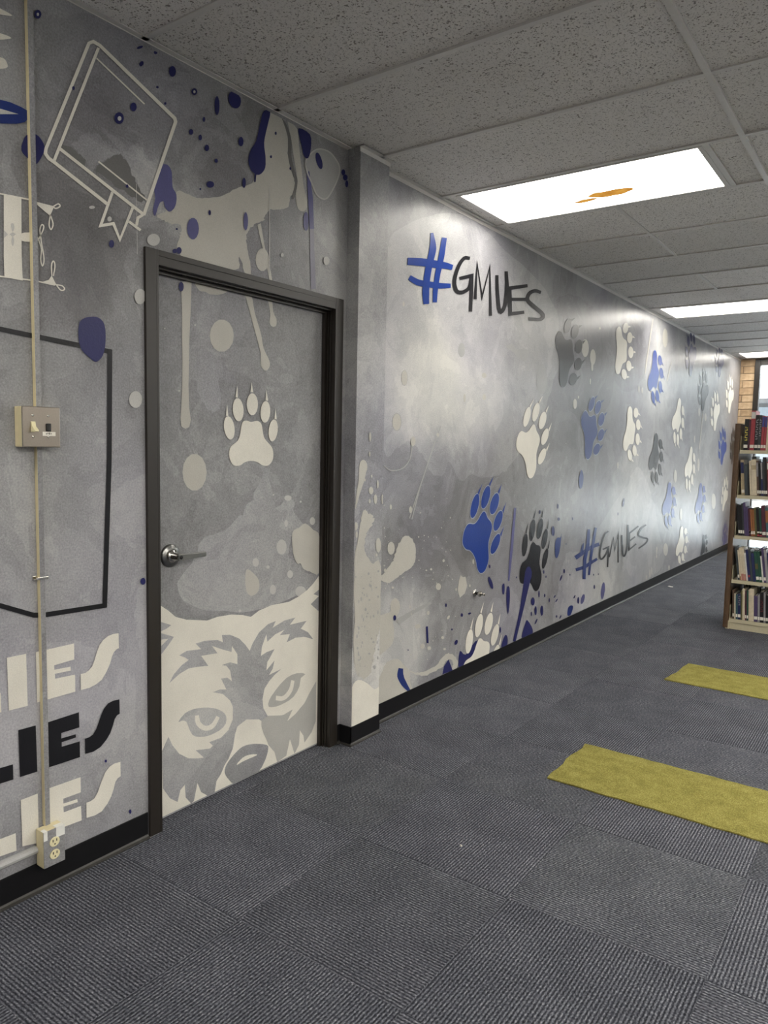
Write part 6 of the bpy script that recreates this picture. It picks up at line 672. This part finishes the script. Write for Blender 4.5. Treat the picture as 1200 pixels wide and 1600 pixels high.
FRONT = [
 (0, .022, [('black',.030,.240,1,None,('yellow',.30,.78,6)),('maroon',.012,.238,0,None,None),('red',.030,.305,1,('white',.80,.97),None),('black',.024,.272,1,None,('grey',.30,.9,9)),('charcoal grey',.020,.270,1,None,('grey',.4,.9,8)),('red',.017,.264,1,('blue',.68,.98),None),('red',.017,.262,1,('blue',.68,.98),None),('cream',.016,.235,0,None,None),('olive',.02,.25,1,None,None),('navy',.025,.27,1,None,None),('cream',.02,.23,1,None,None)]),
 (5, .030, [('tan',.024,.275,1,('navy',.62,.93),None),('slate',.024,.240,0,None,None),('black',.010,.250,0,None,None),('cream',.014,.270,0,None,None),('cream',.034,.280,0,('tan',.72,.84),None),('brown',.014,.272,1,('grey',.55,.95),None),('black',.013,.250,1,None,None),('navy',.013,.262,1,('grey',.5,.98),None),('charcoal grey',.012,.285,1,None,None),('black',.016,.285,1,None,None),('red',.034,.265,0,('white',.78,.97),None)]),
 (6, .028, [('black',.013,.238,1,None,None),('black',.016,.240,1,None,None),('charcoal grey',.012,.255,1,None,None),('violet',.016,.262,0,None,None),('violet',.014,.228,0,None,None),('maroon',.014,.215,1,('white',.10,.2),None),('orange',.012,.212,1,None,None),('orange',.014,.208,1,None,None),('olive',.012,.228,0,None,None),('black',.020,.222,1,('red',.02,.13),None),('dark green',.014,.225,1,('red',.02,.13),None),('maroon',.026,.245,1,None,None),('teal',.022,.232,1,('orange',.5,.9),None)]),
 (8, .045, [('slate',.014,.262,1,None,None),('cream',.010,.240,0,('orange',.0,.13),None),('cream',.020,.258,0,('salmon',.0,.2),None),('cream',.014,.255,0,('salmon',.0,.2),None),('white',.010,.222,0,None,None),('navy',.018,.245,0,('red',.12,.2),None),('slate',.016,.25,0,None,None),('navy',.020,.225,0,None,None),('dark green',.022,.240,1,('olive',.42,.6),None),('dark green',.018,.242,1,None,None),('white',.010,.208,0,None,None),('violet',.016,.272,1,None,None),('grey',.018,.26,0,None,None),('navy',.02,.235,1,None,None)]),
 (3, .022, [('brown',.013,.232,1,None,None),('cream',.010,.205,0,None,None),('teal',.014,.198,1,None,None),('navy',.020,.205,1,None,('grey',.55,.95,5)),('olive',.011,.235,0,None,None),('cream',.017,.250,0,None,None),('maroon',.011,.235,1,None,None),('dark green',.012,.240,1,None,None),('cream',.008,.25,0,None,None),('cream',.028,.258,0,None,None),('violet',.026,.205,1,None,None),('grey',.014,.215,1,None,None),('black',.026,.240,1,None,('dark red',.35,.75,6)),('grey',.012,.24,1,None,None),('black',.02,.22,1,None,None)])]
FILL = ['black','navy','cream','maroon','slate','olive','red','violet','charcoal grey','brown','teal','dark green','white','grey','tan','blue','orange']
rb = random.Random(21)
for si, (tilt, off, lst) in enumerate(FRONT):
    x = BX0 + .040 + off; z = SH[si] + .0015; k = 0; ang = tilt
    while True:
        if k < len(lst): col, w, h, stk, band, let = lst[k]
        else: 
            col, w, h, stk, band, let = rb.choice(FILL), rb.uniform(.012, .032), rb.uniform(.2, .27), 1, None, None
            if k == len(lst): x += .012 + (.27*math.sin(math.radians(tilt)) if tilt else 0); ang = 0
        adv = w/math.cos(math.radians(ang)) + .0012
        if x + adv > BX0 + BW - .046: break
        lab = '%s book, %s from the left on the bookcase %s' % (col, ORDN[k], SNAME[si])
        book(x, BY0 + .006 + rb.uniform(0, .006), z, w, h, .155 + rb.uniform(0, .02), col, ang, lab, bool(stk), band, let); x += adv; k += 1
    # far side, seen only as dark backs through the gaps
    x = BX0 + .060; k = 0
    while True:
        w, h = rb.uniform(.014, .034), (rb.uniform(.2, .27) if si not in (2, 3) else rb.uniform(.15, .22)) + (.035 if si == 1 else 0); col = rb.choice(['black','navy','charcoal grey','slate','maroon','brown','dark green'])
        if x + w > BX0 + BW - .05 or k > 40: break
        book(x + w, BY0 + BD - .012, z, w, h, .16, col, 0, '%s book on the bookcase far side, %s from the left, %s' % (col, ORDN[k], SNAME[si]), False, back=True)
        x += w + .0015 + (rb.uniform(.02, .05) if (si in (2, 3) and rb.random() < .3) else 0); k += 1
